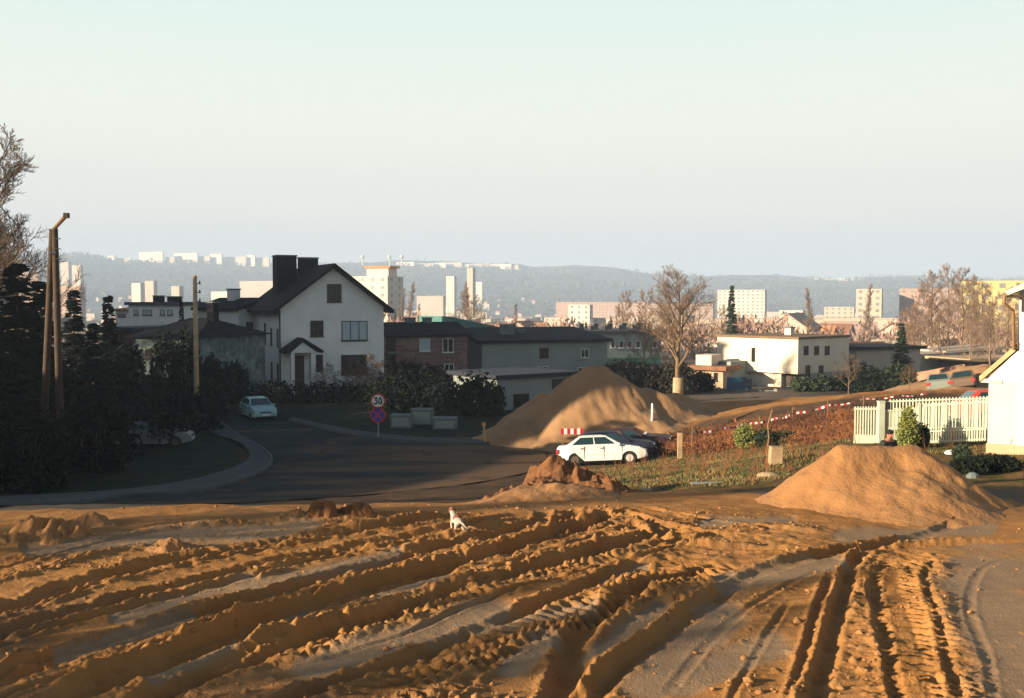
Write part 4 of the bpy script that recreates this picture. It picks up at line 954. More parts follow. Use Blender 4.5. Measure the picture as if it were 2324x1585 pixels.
def bare(seed, hgt, spread=.35, up=.55, r0=None, trunk=.35, limbs=13, narrow=1.0, dens=5, wig=.16, droop=0, tw_=.009):
    g = random.Random(seed); big = []; fine = []
    r0 = r0 or hgt * .022
    def grow(p, d, L, r, lv):
        n = 4 if lv < 2 else 3; q = p.copy(); dd = d.copy(); pts = [(q.copy(), dd.copy(), r)]
        for i in range(n):
            dd = dd + Vector((g.gauss(0, wig), g.gauss(0, wig), g.gauss(0, wig * .6) + (.10 if lv < 3 else .02) - droop * lv * .05)); dd.normalize()
            q2 = q + dd * L / n; ra = r * (1 - .78 * i / n); rb = r * (1 - .78 * (i + 1) / n)
            (big if lv < 2 else fine).append((*q, *q2, ra, rb)); q = q2; pts.append((q.copy(), dd.copy(), rb))
        if lv >= 4: return
        k = {1: dens + 4, 2: dens + 2, 3: dens + 1}[lv]
        for j in range(k):
            t = (.22 + .78 * (j + g.random() * .6) / k); i = min(n - 1, int(t * n)); a, da, ra = pts[i]; b, db, rb = pts[i + 1]; f = min(1, t * n - i)
            s = a.lerp(b, f); o = da.orthogonal(); o.rotate(Matrix.Rotation(g.random() * 6.283, 3, da)); 
            nd = (da * g.uniform(.55, 1.0) + o.normalized() * g.uniform(.5, .95) + Vector((0, 0, .22 - droop * .3))); nd.normalize()
            grow(s, nd, L * g.uniform(.38, .58) * (1.1 - .3 * t), max(tw_, ra * (.5 if lv < 3 else .45)), lv + 1)
    # trunk
    p = Vector((0, 0, -.3)); d = Vector((0, 0, 1)); n = 12; pts = []
    for i in range(n):
        d = (d + Vector((g.gauss(0, .03), g.gauss(0, .03), .12))).normalized(); q = p + d * (hgt * .93) / n
        ra = r0 * (1.15 - .98 * i / n) if i else r0 * 1.5; rb = r0 * (1.15 - .98 * (i + 1) / n); big.append((*p, *q, ra, rb)); pts.append((p.copy(), q.copy(), ra)); p = q
    for j in range(limbs):
        t = trunk + (1 - trunk) * (j + g.random() * .5) / limbs; i = min(n - 1, int(t * n)); a, b, ra = pts[i]; s = a.lerp(b, t * n - i if t * n - i < 1 else 1)
        az = j * 2.4 + g.uniform(-.5, .5); e = up + .5 * t
        nd = Vector((math.cos(az) * narrow, math.sin(az) * narrow, e)).normalized(); L = hgt * spread * (1.25 - .85 * (t - trunk) / (1 - trunk)) * g.uniform(.8, 1.15)
        grow(s, nd, L, ra * .6, 1)
    return big, fine
def tree(name, label, proto, loc, sc=1., rz=0., cat='tree', group=None, sz=None):
    root = thing(name, label, cat, loc, rz, group); root.scale = (sc, sc, sc * (sz or 1))
    link('trunk', proto[0], root); link('crown', proto[1], root); return root
def mkbare(nm, seed, hgt, bm_=BARK, tm=TWIG, **k):
    b, f = bare(seed, hgt, **k); return segmesh(nm + '_trunk', b, bm_, 5), segmesh(nm + '_crown', f, tm, 3)
def conifer(seed, hgt, rad, mat=NEED, layers=44, gap=.10, dens=9, base=.06):
    g = np.random.RandomState(seed); T = []
    for i in range(layers):
        t = base + (1 - base) * i / layers; z = hgt * t + g.uniform(-.15, .15); R_ = rad * (1 - t) ** .85 * g.uniform(.75, 1.12) + .06
        nb = max(7, int(20 * (1 - t) + 6))
        for b in range(nb):
            az = g.uniform(0, 6.283); L = R_ * g.uniform(.65, 1.1); dr = g.uniform(.12, .4); sp = np.linspace(.18, 1, dens)
            zb_ = z + g.uniform(-.14, .14) * hgt / 10; c = np.stack([np.cos(az) * L * sp, np.sin(az) * L * sp, zb_ - dr * L * sp ** 1.4 + .12 * L * sp ** 3], 1)
            for cc, s in zip(c, sp):
                w = (.20 + .06 * hgt / 8) * (1.25 - s * .6) * g.uniform(.6, 1.3)
                side = np.array([-np.sin(az), np.cos(az), 0]); fw = np.array([np.cos(az), np.sin(az), -.35])
                for sg in (-1, 1):
                    T.append([cc, cc + side * sg * w * g.uniform(.8, 1.4) + fw * w * .8 + [0, 0, g.uniform(-.12, .02)], cc + fw * w * 1.1 + [0, 0, g.uniform(-.2, .0) * w * 2]])
    return segmesh('conifer_trunk', [(0, 0, -.3, 0, 0, hgt * .97, hgt * .018, .01)], BARK, 6), trimesh('conifer_crown', np.array(T), mat)
def leafball(seed, blobs, n, size, mat, nm='foliage', flat=.9):
    g = np.random.RandomState(seed); T = []
    w = np.array([b[3] * b[4] * b[5] for b in blobs]) ** .67; w /= w.sum()
    for b, k in zip(blobs, (w * n).astype(int)):
        d = g.normal(size=(k, 3)); d /= np.linalg.norm(d, axis=1, keepdims=True); r = g.uniform(.25, 1, (k, 1)) ** .45
        ph = np.sin(d[:, :1] * 5 + b[0]) * np.sin(d[:, 1:2] * 6 + b[1]) * np.sin(d[:, 2:] * 5) * .22 + 1
        c = np.array(b[:3]) + d * r * ph * np.array(b[3:6]); s = size * g.uniform(.5, 1.4, (k, 1))
        a = g.normal(size=(k, 3)); a /= np.linalg.norm(a, axis=1, keepdims=True); e = g.normal(size=(k, 3)); e /= np.linalg.norm(e, axis=1, keepdims=True)
        T.append(np.stack([c - a * s * .5, c + a * s * .5, c + e * s], 1))
    return trimesh(nm, np.concatenate(T), mat)
def shrub(name, label, loc, blobs, n, size, mat, seed=0, cat='bush', group=None, stems=8):
    root = thing(name, label, cat, loc, 0, group)
    link('foliage', leafball(seed, blobs, n, size, mat), root)
    g = random.Random(seed); S = []
    for i in range(stems):
        b = blobs[i % len(blobs)]; p = Vector((b[0] * .5 + g.uniform(-.1, .1), b[1] * .5, -.25)); q = Vector((b[0] + g.uniform(-.5, .5) * b[3], b[1] + g.uniform(-.5, .5) * b[4], b[2] + b[5] * .5)); m_ = p.lerp(q, .5) + Vector((g.uniform(-.15, .15), 0, .1))
        S += [(*p, *m_, .035, .025), (*m_, *q, .025, .01)]
    link('stems', segmesh('stems', S, BARK), root); return root
def gz(x, y, dz=0): return (x, y, H(x, y) + dz)

# prototypes
PB = mkbare('big', 3, 11.4, spread=.34, up=.55, trunk=.30, limbs=18, dens=5, tm=TWIG, tw_=.012)
PG = [mkbare('grove', s, 16, spread=.24, up=.8, trunk=.22, limbs=17, dens=4, tw_=.02, tm=TWIGP, bm_=TWIGP, r0=.2) for s in (21, 22, 23)]
PP = mkbare('poplar', 31, 18, spread=.16, up=1.7, trunk=.10, limbs=30, dens=3, tw_=.035, tm=TWIGP, bm_=TWIGP, narrow=.55, r0=.2)
PS = mkbare('small', 41, 5, spread=.40, tw_=.008, up=.5, trunk=.25, limbs=10, dens=4, tm=TWIG, r0=.08)
PD = mkbare('dark', 51, 13, spread=.27, tw_=.014, up=.55, trunk=.22, limbs=22, dens=5, tm=TWIG, bm_=TWIGD, r0=.24)
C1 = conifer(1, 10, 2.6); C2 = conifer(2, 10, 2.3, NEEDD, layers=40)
def gp_h(px, ytop, d): x = X(px, d); z = H(x, d); return (x, d, z), ray(px, ytop).z * d - z
# the big bare tree
q, hh = gp_h(1540, 622, 81); tree('bare_tree', 'big leafless tree with pale painted trunk base behind the huge sand heap', PB, q, hh / 11.2)
tr = MB().tube((q[0], q[1], q[2] - .2), (q[0], q[1], q[2] + 1.9), .46, .42, 10)
tr.v = [(a - q[0], b - q[1], c - q[2]) for a, b, c in tr.v]; tr.build('trunk_wrap', WOODL, None, True, q, label='pale wooden guard round the foot of the big leafless tree trunk', cat='trunk guard')
for i, (px, yt, d, pr, lab) in enumerate([
    (1462, 652, 105, 0, 'upright bare tree just left of the big leafless tree'),
    (1412, 655, 190, 1, 'dark thin bare tree above the shaded terraced row'),
    (1790, 640, 420, 1, None), (1845, 650, 330, 2, None)]):
    q, hh = gp_h(px, yt, d)
    if lab: tree('bare_tree', lab, PG[pr], q, hh / 16, i)
for px, yt, d, lab in [(928, 640, 420, 'left reddish poplar directly right of the near white tower block'), (948, 690, 400, 'shorter reddish poplar right of the tower block'), (1062, 640, 380, 'reddish poplar in front of the tan central tower'),
                       (1168, 690, 260, 'thin reddish poplar above the grey house chimney'), (1965, 645, 300, 'reddish poplar in front of the tall cream tower'), (1842, 655, 250, 'reddish poplar beside the white stepped villa'), (910, 655, 430, 'reddish poplar touching the shaded side of the near tower')]:
    q, hh = gp_h(px, yt, d); tree('poplar', lab, PP, q, hh / 17.5, px)
GL = ['lowest leafless tree at the left end of the right-hand grove', 'leafless tree second from the left end of the grove', 'tall leafless tree at the left shoulder of the grove crown', 'tallest leafless tree of the grove, right of centre of its crown', 'tall leafless tree just right of the tallest one in the grove',
 'leafless tree where the grove crown starts to drop to the right', 'leafless tree of the grove before the left edge of the yellow block', 'leafless tree in front of the middle of the yellow block', 'leafless tree of the grove left of the villa downpipe', 'leafless tree hidden mostly behind the white villa eave', 'short leafless tree in front of the pinkish apartment block',
 'short nearer leafless tree below the yellow block', 'short nearer leafless tree above the tan overhanging roof', 'nearest leafless tree in the middle foot of the grove', 'leafless tree behind the white villa at the frame edge']
gl = [(2048, 700, 150, 0), (2090, 640, 165, 1), (2118, 612, 150, 2), (2150, 600, 160, 0), (2178, 606, 145, 1), (2205, 622, 150, 2), (2232, 640, 135, 0), (2262, 655, 130, 1), (2290, 650, 125, 2), (2320, 640, 135, 0), (2070, 690, 130, 2), (2250, 690, 110, 0), (2140, 690, 120, 1), (2205, 700, 112, 2), (2345, 660, 120, 1)]
for i, (px, yt, d, k) in enumerate(gl):
    q, hh = gp_h(px, yt, d); tree('bare_tree', GL[i], PG[k], q, hh / 15.8, i * 1.3, group='leafless trees of the grove at the right')
for i, (px, yt, d) in enumerate([(1090, 735, 160), (1066, 660, 150), (1440, 790, 120), (1490, 760, 118), (1590, 745, 115), (1610, 780, 108), (1750, 735, 200), (1700, 725, 220), (1835, 760, 101), (1760, 845, 92), (1700, 850, 93), (1640, 690, 150), (1880, 740, 180), (2020, 760, 150), (1320, 850, 84)]):
    q, hh = gp_h(px, yt, d); lab = ['small bare tree above the teal roof', 'dark bare tree crown before the tan central tower', 'bare garden tree in front of the shaded terraced row', 'bare garden tree touching the big tree branches on the left', 'bare tree directly right of the big leafless tree', 'low bare tree above the rusty shed roof', 'bare tree on the skyline of the white house roof', 'bare tree behind the left end of the white house roof', 'thin bare tree in front of the shaded side of the white house',
       'small bare bush tree at the foot of the white house', 'thin bare sapling by the garden wall', 'bare tree left of the tall fir', 'bare tree behind the dark canopy house', 'bare tree behind the flat white bungalow', 'bare bush at the right end of the grey house'][i]
    tree('bare_tree', lab, PS, q, hh / 5, i * 2.1)
q, hh = gp_h(2060, 835, 62); q = gz(X(2066, 62), 62); tree('bare_tree', 'small round-crowned bare tree at the foot of the earth wall', PS, q, (ray(2066, 828).z * 62 - q[2]) / 4.8, 1)
q = gz(X(1928, 85), 85); tree('bare_tree', 'slim pale-trunked bare tree beside the dark canopy house', PS, q, (ray(1928, 805).z * 85 - q[2]) / 4.8, 3)
# conifers
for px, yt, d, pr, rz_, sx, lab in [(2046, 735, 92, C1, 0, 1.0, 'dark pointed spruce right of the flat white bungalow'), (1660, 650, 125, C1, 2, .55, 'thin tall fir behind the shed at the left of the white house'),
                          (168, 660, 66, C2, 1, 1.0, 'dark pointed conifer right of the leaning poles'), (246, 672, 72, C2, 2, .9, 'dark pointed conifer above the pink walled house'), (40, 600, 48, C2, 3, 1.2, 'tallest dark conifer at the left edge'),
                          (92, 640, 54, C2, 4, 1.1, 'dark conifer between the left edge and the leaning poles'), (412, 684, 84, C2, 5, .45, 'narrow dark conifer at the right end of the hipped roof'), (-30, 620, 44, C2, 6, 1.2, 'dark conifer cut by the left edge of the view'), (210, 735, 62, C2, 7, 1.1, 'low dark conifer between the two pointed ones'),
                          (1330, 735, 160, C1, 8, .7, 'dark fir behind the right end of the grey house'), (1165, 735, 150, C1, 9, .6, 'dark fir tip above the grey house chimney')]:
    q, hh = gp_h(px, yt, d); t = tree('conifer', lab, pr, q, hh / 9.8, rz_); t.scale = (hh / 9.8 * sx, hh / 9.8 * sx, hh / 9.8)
# big bare tree at the left edge
for px, yt, d, sd, lab in [(-52, 325, 69, 0, 'large leafless tree leaning into the view at the left edge'), (10, 480, 76, 2, 'lower leafless tree behind the dark conifers at the left edge')]:
    q, hh = gp_h(px, yt, d); tree('bare_tree', lab, PD, q, hh / 12.6, sd)
# unseen bare trees added left of the view to streak the sand with shade
for i, (x, y, sc_) in enumerate([(-27, 9, .72), (-23, 1.5, .62), (-34, 15, .8), (-20, 6, .45)]):
    tree('bare_tree', ['bare tree standing left of the view beside the sand, nearest the street', 'bare tree left of the view nearest the camera', 'bare tree left of the view farthest from the sand', 'low bare tree left of the view at the sand edge'][i], PD, gz(x, y), sc_, i * 1.7)
# shaded garden hedges
def evg(label, px, d, w, h_, seed, mat=NEEDD, n=2600, size=.30, dy=1.2, cat='bush', name='evergreen_bush', group=None, dz=0):
    q = gz(X(px, d), d, dz); hw = w / 2324 * d / 2
    g = random.Random(seed); bl = []
    k = max(2, int(hw / (h_ * .5)) + 1)
    for i in range(k): bl.append((-hw + hw * 2 * (i + .5) / k, g.uniform(-.4, .4), h_ * g.uniform(.36, .5), hw / k * 1.5, dy, h_ * g.uniform(.45, .62)))
    return shrub(name, label, q, bl, n, size, mat, seed, cat=cat, group=group)
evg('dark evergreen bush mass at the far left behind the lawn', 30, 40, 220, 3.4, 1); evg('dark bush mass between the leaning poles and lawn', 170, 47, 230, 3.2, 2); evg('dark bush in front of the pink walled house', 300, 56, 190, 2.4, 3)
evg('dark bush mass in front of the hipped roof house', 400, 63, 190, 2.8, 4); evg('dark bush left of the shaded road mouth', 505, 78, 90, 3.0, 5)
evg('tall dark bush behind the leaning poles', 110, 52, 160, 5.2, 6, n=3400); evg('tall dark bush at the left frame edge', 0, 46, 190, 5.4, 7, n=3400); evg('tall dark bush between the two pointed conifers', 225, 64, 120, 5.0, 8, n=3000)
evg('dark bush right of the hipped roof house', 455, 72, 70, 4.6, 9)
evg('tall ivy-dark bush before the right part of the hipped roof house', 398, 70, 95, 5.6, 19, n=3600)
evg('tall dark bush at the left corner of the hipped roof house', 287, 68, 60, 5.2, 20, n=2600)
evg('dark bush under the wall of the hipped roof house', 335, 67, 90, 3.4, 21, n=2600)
evg('clipped dark hedge in front of the white gabled house', 700, 79, 300, 1.7, 10, n=4200, cat='hedge', name='hedge', size=.22); evg('thick dark hedge right of the traffic sign', 985, 72, 270, 2.9, 11, n=5200, cat='hedge', name='hedge', size=.24)
evg('dark rounded hedge end before the garage', 1095, 71, 80, 2.5, 12, cat='hedge', name='hedge'); evg('brown dark hedge behind the right side of the huge sand heap', 1470, 90, 190, 3.1, 13, cat='hedge', name='hedge', n=4200, mat=M('brown_hedge', (.04, .032, .02), .95, .4, .8))
evg('dark low hedge between heap and garden wall', 1570, 92, 90, 2.0, 14, cat='hedge', name='hedge')
evg('dark broad bush at the foot of the spruce', 2005, 88, 120, 2.6, 15, mat=NEED); evg('dark hedge before the dark canopy house', 1905, 92, 110, 1.5, 16, cat='hedge', name='hedge', mat=NEED); evg('low dark bush left of the dark canopy house', 1840, 92, 70, 1.1, 17, mat=NEED)
evg('dark bush below the brick house', 930, 92, 160, 2.6, 19)
# bare garden shrubs before the gable
for i, (px, w_) in enumerate([(738, 60), (800, 60), (838, 50), (850, 46)]):
    q = gz(X(px, 85), 85); tree('bare_shrub', ['bare arching shrub under the small lower window of the gabled house', 'bare shrub under the wide lower window of the gabled house', 'bare shrub right of the wide lower window', 'taller bare shrub at the right corner of the gabled house'][i], mkbare('shrub', 60 + i, 3.0, TWIG, TWIG, spread=.6, up=.4, trunk=.05, limbs=12, r0=.04, droop=.5, dens=4), q, [.9, .85, .9, 1.15][i], i, cat='bush')
# yellow-green conifer bush by the fence
q = gz(X(2066, 30.4), 30.4)
shrub('cypress_bush', 'yellow-green upright bush growing in front of the green fence', q, [(0, 0, .45, .34, .3, .5), (-.02, 0, .85, .22, .2, .42), (.05, 0, .6, .28, .26, .4)], 4200, .07, LEAFY, 5)
q = gz(X(2100, 30.6), 30.6); shrub('small_bush', 'small dark green bush right of the upright yellow-green bush', q, [(0, 0, .3, .2, .2, .4)], 1500, .07, NEED, 6)
q = gz(X(1692, 47), 47); shrub('small_bush', 'yellow-green shrub among the red-brown brush on the bank', q, [(0, 0, .6, .5, .4, .6), (.3, 0, .4, .4, .4, .4)], 3000, .10, LEAFY, 7)
q = gz(X(1740, 46), 46); shrub('small_bush', 'dark shrub among the red-brown brush on the bank', q, [(0, 0, .45, .55, .4, .45), (.9, 0, .4, .5, .4, .4)], 2500, .10, NEED, 8)
# red-brown brush on the bank: uncountable stalks and dead leaves
g = np.random.RandomState(9); segs = []; tris = []
def bank_pt():
    while True:
        px = g.uniform(1490, 1945); ylo = np.interp(px, [1490, 1560, 1700, 1945], [1032, 1030, 1013, 1000]); yhi = np.interp(px, [1490, 1600, 1750, 1945], [1004, 984, 962, 940])
        py = g.uniform(yhi, ylo); return px, py
_bank = []
_cache = {}
for i in range(2300):
    px, py = bank_pt(); key = (int(px / 6), int(py / 3))
    if key not in _cache: _cache[key] = G(key[0] * 6 + 3, key[1] * 3 + 1.5)
    b = _cache[key]; x = b.x + g.uniform(-.15, .15); y = b.y + g.uniform(-1.0, 1.0); _bank.append((x, y))
bx = np.array(_bank); bz = base_h(bx[:, 0], bx[:, 1])
for (x, y), z in zip(_bank, bz):
    hgt = g.uniform(.12, .5)
    for k in range(3):
        dx, dy = g.normal(0, .16, 2); segs.append((x, y, z - .05, x + dx * hgt * 2, y + dy * hgt, z + hgt, .012, .005))
    for k in range(12):
        c = np.array([x + g.normal(0, .18), y + g.normal(0, .18), z + g.uniform(.02, hgt * .9)]); s = g.uniform(.025, .06); tris.append([c, c + g.normal(0, s, 3), c + g.normal(0, s, 3)])
link('dry_brush', segmesh('dry_brush', segs, DRY), kind='stuff'); link('dead_leaves', trimesh('dead_leaves', np.array(tris), DRY), kind='stuff')
# weeds and grass on the verge
GRASSY = M('grass_blades', (.06, .075, .02), .9, .3, .9, col2=(.20, .13, .05), thr=(.42, .58))
tris = []; gx = g.uniform(2, 22, 60000); gy = g.uniform(24, 50, 60000); zz = base_h(gx, gy); pxx = 1162 + gx / gy * 2324; pyy = 680 - zz / gy * 2324
ok = (pxx > 1330) & (pxx < 2330) & (pyy > np.interp(pxx, [1300, 1450, 1560, 1700, 1940], [1066, 1054, 1032, 1016, 1004])) & (pyy < np.interp(pxx, [1300, 1500, 1700, 1900, 2000, 2330], [1112, 1112, 1104, 1070, 1030, 1040])) & (fbm(gx * .6, gy * .35, 201, 3) > .40)
gx, gy, zz = gx[ok], gy[ok], zz[ok]; n = len(gx); h_ = (.03 + .13 * fbm(gx * .7, gy * .5, 203, 3) ** 2 * g.uniform(.5, 1.8, n)) 
c = np.stack([gx, gy, zz - .02], 1); a = g.uniform(0, 6.28, n); w = .022
s = np.stack([np.cos(a) * w, np.sin(a) * w, 0 * a], 1); tp = c + np.stack([g.normal(0, .05, n), g.normal(0, .05, n), h_ + .03], 1)
link('grass', trimesh('grass', np.stack([c - s, c + s, tp], 1), GRASSY), kind='stuff')
segs = []
for i in range(150):
    k = g.randint(len(gx)); x, y, z = gx[k], gy[k], zz[k]
    for j in range(4): dx, dy = g.normal(0, .12, 2); hgt = g.uniform(.2, .65); segs.append((x, y, z, x + dx, y + dy, z + hgt, .008, .004))
link('dry_weeds', segmesh('dry_weeds', segs, DRY), kind='stuff')

# the far valley is full of bare trees that read as one brownish mass
FARW = M('far_wood', (.20, .12, .09), .95, .3, .02, col2=(.34, .21, .16))
g = np.random.RandomState(77); T = []
for _ in range(700):
    px = g.uniform(-60, 2380); d = math.exp(g.uniform(math.log(190), math.log(2300))); 
    if px < 700 and d < 260: continue
    x = X(px, d); s_ = g.uniform(4, 8); n = 150
    dd = g.normal(size=(n, 3)); dd /= np.linalg.norm(dd, axis=1, keepdims=True); c = dd * g.uniform(.2, 1, (n, 1)) * np.array([s_ * .7, s_ * .7, s_ * .62]) + np.array([0, 0, s_ * .62])
    z = H(x, d); c = c + np.array([x, d, z]); a = g.normal(size=(n, 3)) * s_ * .045; e = g.normal(size=(n, 3)) * s_ * .05; e[:, 2] += s_ * .14
    T.append(np.stack([c - a, c + a * .4, c + e], 1))
link('far_wood', trimesh('far_wood', np.concatenate(T), FARW), kind='stuff')
T = []; HW = M('hill_wood', (.06, .07, .075), .95, .4, .004, col2=(.13, .115, .10))  # hill tree colour lightened in place of thicker haze
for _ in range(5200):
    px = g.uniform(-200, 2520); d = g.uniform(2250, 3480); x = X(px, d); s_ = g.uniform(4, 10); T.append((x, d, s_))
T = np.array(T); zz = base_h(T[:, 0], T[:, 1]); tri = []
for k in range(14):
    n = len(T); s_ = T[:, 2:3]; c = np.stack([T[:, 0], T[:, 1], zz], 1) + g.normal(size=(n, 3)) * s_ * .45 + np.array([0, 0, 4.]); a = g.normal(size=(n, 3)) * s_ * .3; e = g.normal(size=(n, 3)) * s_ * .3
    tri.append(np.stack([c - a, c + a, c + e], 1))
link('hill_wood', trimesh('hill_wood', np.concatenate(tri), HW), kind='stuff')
WOODA = M('tarred_wood', (.055, .032, .018), .85, .3, 3, .3)  # wood darkened so the leaning poles read as unlit silhouettes
# ------------------------------------------------------------------ poles, signs, barriers
def pole(name, label, px, d, ytop, r, mat, pxtop=None, cat='utility pole', group=None, dep=None):
    x = X(px, d); z = H(x, d); root = thing(name, label, cat, (x, d, z), 0, group)
    xt = (X(pxtop, d) if pxtop else x) - x; zt = ray(px, ytop).z * d - z
    MB().tube((0, 0, -.4), (xt, 0, zt), r, r * .72, 12).build('pole', mat, root, True); return root, xt, zt
t, xt, zt = pole('utility_pole', 'straight sunlit wooden pole standing left of the white gabled house', 444, 64, 626, .17, WOODL)  # paler wood puts strong sunlight into this pole's colour
for k in range(3):
    MB().tube((xt, 0, zt - .5 - k * .55), (xt + .32, -.1, zt - .5 - k * .55), .025).build('bracket', STEEL, t); MB().tube((xt + .32, -.1, zt - .55 - k * .55), (xt + .32, -.1, zt - .32 - k * .55), .06, .04).build('insulator', STEEL, t)
d_ = 41.0; xc = X(126, d_)
x = X(100, d_); z = H(X(110, d_), d_); t = thing('lamp_pole', 'pair of leaning wooden poles joined at the top with a street lamp arm', 'utility pole', (xc, d_, z)); top = ray(126, 520).z * d_ - z
xl = X(92, d_) - xc; 
MB().tube((xl - .25, .25, -.4), (-.05, .02, top), .16, .12, 12).build('pole', WOODA, t, True)
MB().tube((.08, .1, -.4), (.05, 0, top + .02), .16, .12, 12).build('pole', WOODA, t, True)
ex = X(158, d_) - xc; ez = ray(158, 490).z * d_ - z
MB().tube((.0, -.05, top - .05), (ex, -.1, ez), .07, .09, 8).build('lamp_arm', WOOD, t)
MB().box(ex - .08, ex + .1, -.2, 0, ez - .1, ez + .1).build('lamp_head', WOODD, t)
for k in range(3): MB().tube((.05, -.1, top - .4 - k * .4), (.34, -.15, top - .4 - k * .4), .02).build('bracket', STEEL, t)
MB().box(-.13, .14, -.15, .13, top - 1.0, top - .9).build('clamp', STEEL, t)

RED = M('red_paint', (.42, .012, .02), .6, .1, 2); WHT = M('white_paint', (.62, .62, .58), .6, .05, 2); BLU = M('blue_paint', (.02, .035, .30), .6, .1, 2); BLKP = M('black_paint', (.01, .01, .01), .6, .1, 2); YEL = M('yellow_paint', (.50, .27, .06), .7, .15, 2)
ds = 59.0; x = X(857, ds); z = H(x, ds) + .1
def disc(r, y0, y1, n=32): 
    return MB().prism([(r * math.cos(2 * math.pi * i / n), r * math.sin(2 * math.pi * i / n)) for i in range(n)], 'y', y0, y1)
def ringb(r0, r1, y0, y1, n=32):
    m = MB()
    for i in range(n):
        a, b = 2 * math.pi * i / n, 2 * math.pi * (i + 1) / n
        m.prism([(r0 * math.cos(a), r0 * math.sin(a)), (r1 * math.cos(a), r1 * math.sin(a)), (r1 * math.cos(b), r1 * math.sin(b)), (r0 * math.cos(b), r0 * math.sin(b))], 'y', y0, y1)
    return m
t = thing('traffic_sign_post', 'grey post carrying two round traffic signs in the shade before the hedge', 'sign post', (x, ds, z))
z30 = ray(858, 910).z * ds - z; zns = ray(857, 942).z * ds - z
MB().tube((0, 0, -.3), (0, 0, z30 + .3), .035, .035, 8).build('post', METG, t)
s30 = thing('speed_limit_sign', 'round white speed limit sign reading 30 with a red rim', 'traffic sign', (x, ds - .06, z + z30)); rr = .44
disc(rr * .84, -.012, 0).build('sign_face', WHT, s30); ringb(rr * .80, rr, -.02, .004).build('red_rim', RED, s30)
def digit(pts, off, name):
    m = MB()
    for a, b in zip(pts, pts[1:]):
        dx, dz = b[0] - a[0], b[1] - a[1]; L = math.hypot(dx, dz); nx, nz = -dz / L * .038, dx / L * .038; ex, ez_ = dx / L * .036, dz / L * .036
        m.prism([(a[0] - ex + nx + off, a[1] - ez_ + nz), (b[0] + ex + nx + off, b[1] + ez_ + nz), (b[0] + ex - nx + off, b[1] + ez_ - nz), (a[0] - ex - nx + off, a[1] - ez_ - nz)], 'y', -.018 - .001 * len(m.v) / 8, -.013)
    return m.build(name, BLKP, s30)
digit([(-.09, .17), (.07, .17), (.0, .04), (.09, -.03), (.07, -.15), (-.02, -.18), (-.09, -.13)], -.135, 'digit_3')
digit([(-.07, .10), (0, .18), (.07, .10), (.08, -.10), (0, -.18), (-.08, -.10), (-.07, .10)], .135, 'digit_0')
sn = thing('no_stopping_sign', 'round blue no stopping sign with red rim and red diagonal cross', 'traffic sign', (x - .02, ds - .06, z + zns)); rr = .46
disc(rr * .84, -.012, 0).build('sign_face', BLU, sn); ringb(rr * .82, rr, -.02, .004).build('red_rim', RED, sn)
for k, a in enumerate((math.pi / 4, -math.pi / 4)):
    c, s_ = math.cos(a), math.sin(a); L = rr * .82; w = .045
    MB().prism([(-c * L - s_ * w * -1, -s_ * L - c * w), (c * L + s_ * w, s_ * L - c * w), (c * L - s_ * w, s_ * L + c * w), (-c * L - s_ * w, -s_ * L + c * w)], 'y', -.017 - .002 * k, -.0125).build('cross_bar', RED, sn)
# red and white barrier board
db = 53.5; x0 = X(1273, db); x1 = X(1325, db); zb = H(x0, db); zc = ray(1298, 979).z * db - zb; t = thing('barrier_board', 'red and white striped barrier board left of the parked cars', 'barrier', (x0, db, zb)); w_ = (x1 - x0) / 7
for k in range(7): MB().box(k * w_, (k + 1) * w_ - .004, -.03, 0, zc - .16, zc + .14).build('board_stripe', RED if k % 2 == 0 else WHT, t)
for k in (.5, 6.5): MB().box(k * w_ - .03, k * w_ + .03, .004, .06, -.3, zc + .1).build('post', WOOD, t)
# small posts
def post(name, label, px, d, ytop, r, mat, lean=0, cat='post', cap=None, sq=False, pyb=None):
    x = X(px, d); z = H(x, d); h_ = ray(px, ytop).z * d - z; root = thing(name, label, cat, (x, d, z))
    if sq: 
        b = MB().box(-r, r, -r, r, -.3, h_).build('shaft', mat, root); b.rotation_euler = (0, lean, 0)
    else: MB().tube((0, 0, -.3), (lean, 0, h_), r, r * .9, 8).build('shaft', mat, root, True)
    if cap: MB().tube((lean, 0, h_ + .005), (lean + lean * .1, 0, h_ + cap), r * 2.0, r * 1.9, 8).build('cap', mat, root)
    return root
post('marker_post', 'leaning yellow marker post with thick head left of the huge sand heap', 1103, 57, 968, .055, YEL, -.12, 'marker post', .22)
post('thin_post', 'tall thin white post behind the parked cars', 1481, 57, 916, .07, WHT, .02)
post('short_post', 'short pale post in the brush right of the parked cars', 1545, 47.5, 983, .10, WOODL, 0, sq=True)
post('wooden_stump', 'thick weathered square wooden stump post standing on the grass verge', 1763, 30.5, 1014, .17, WOODL, .04, sq=True)
for px, d, yt, lab in [(1800, 50, 925, 'thin stake holding the striped tape in the middle of the bank'), (1572, 49, 968, 'left stake of the striped warning tape'), (1880, 50, 910, 'right stake of the striped warning tape'), (1962, 50, 898, 'last stake of the striped tape beside the gate'), (1725, 50, 945, 'second stake of the striped warning tape')]:
    post('tape_stake', lab, px, d, yt, .025, WOOD, .03, 'stake')
q = gz(X(1742, 38), 38); t = thing('leaning_branch', 'dry leaning branch standing up from the verge behind the stump', 'branch', q)
MB().path([(0, 0, -.1), (.1, 0, .7), (.06, 0, 1.2), (.22, 0, 1.75)], .03).build('stick', WOOD, t)
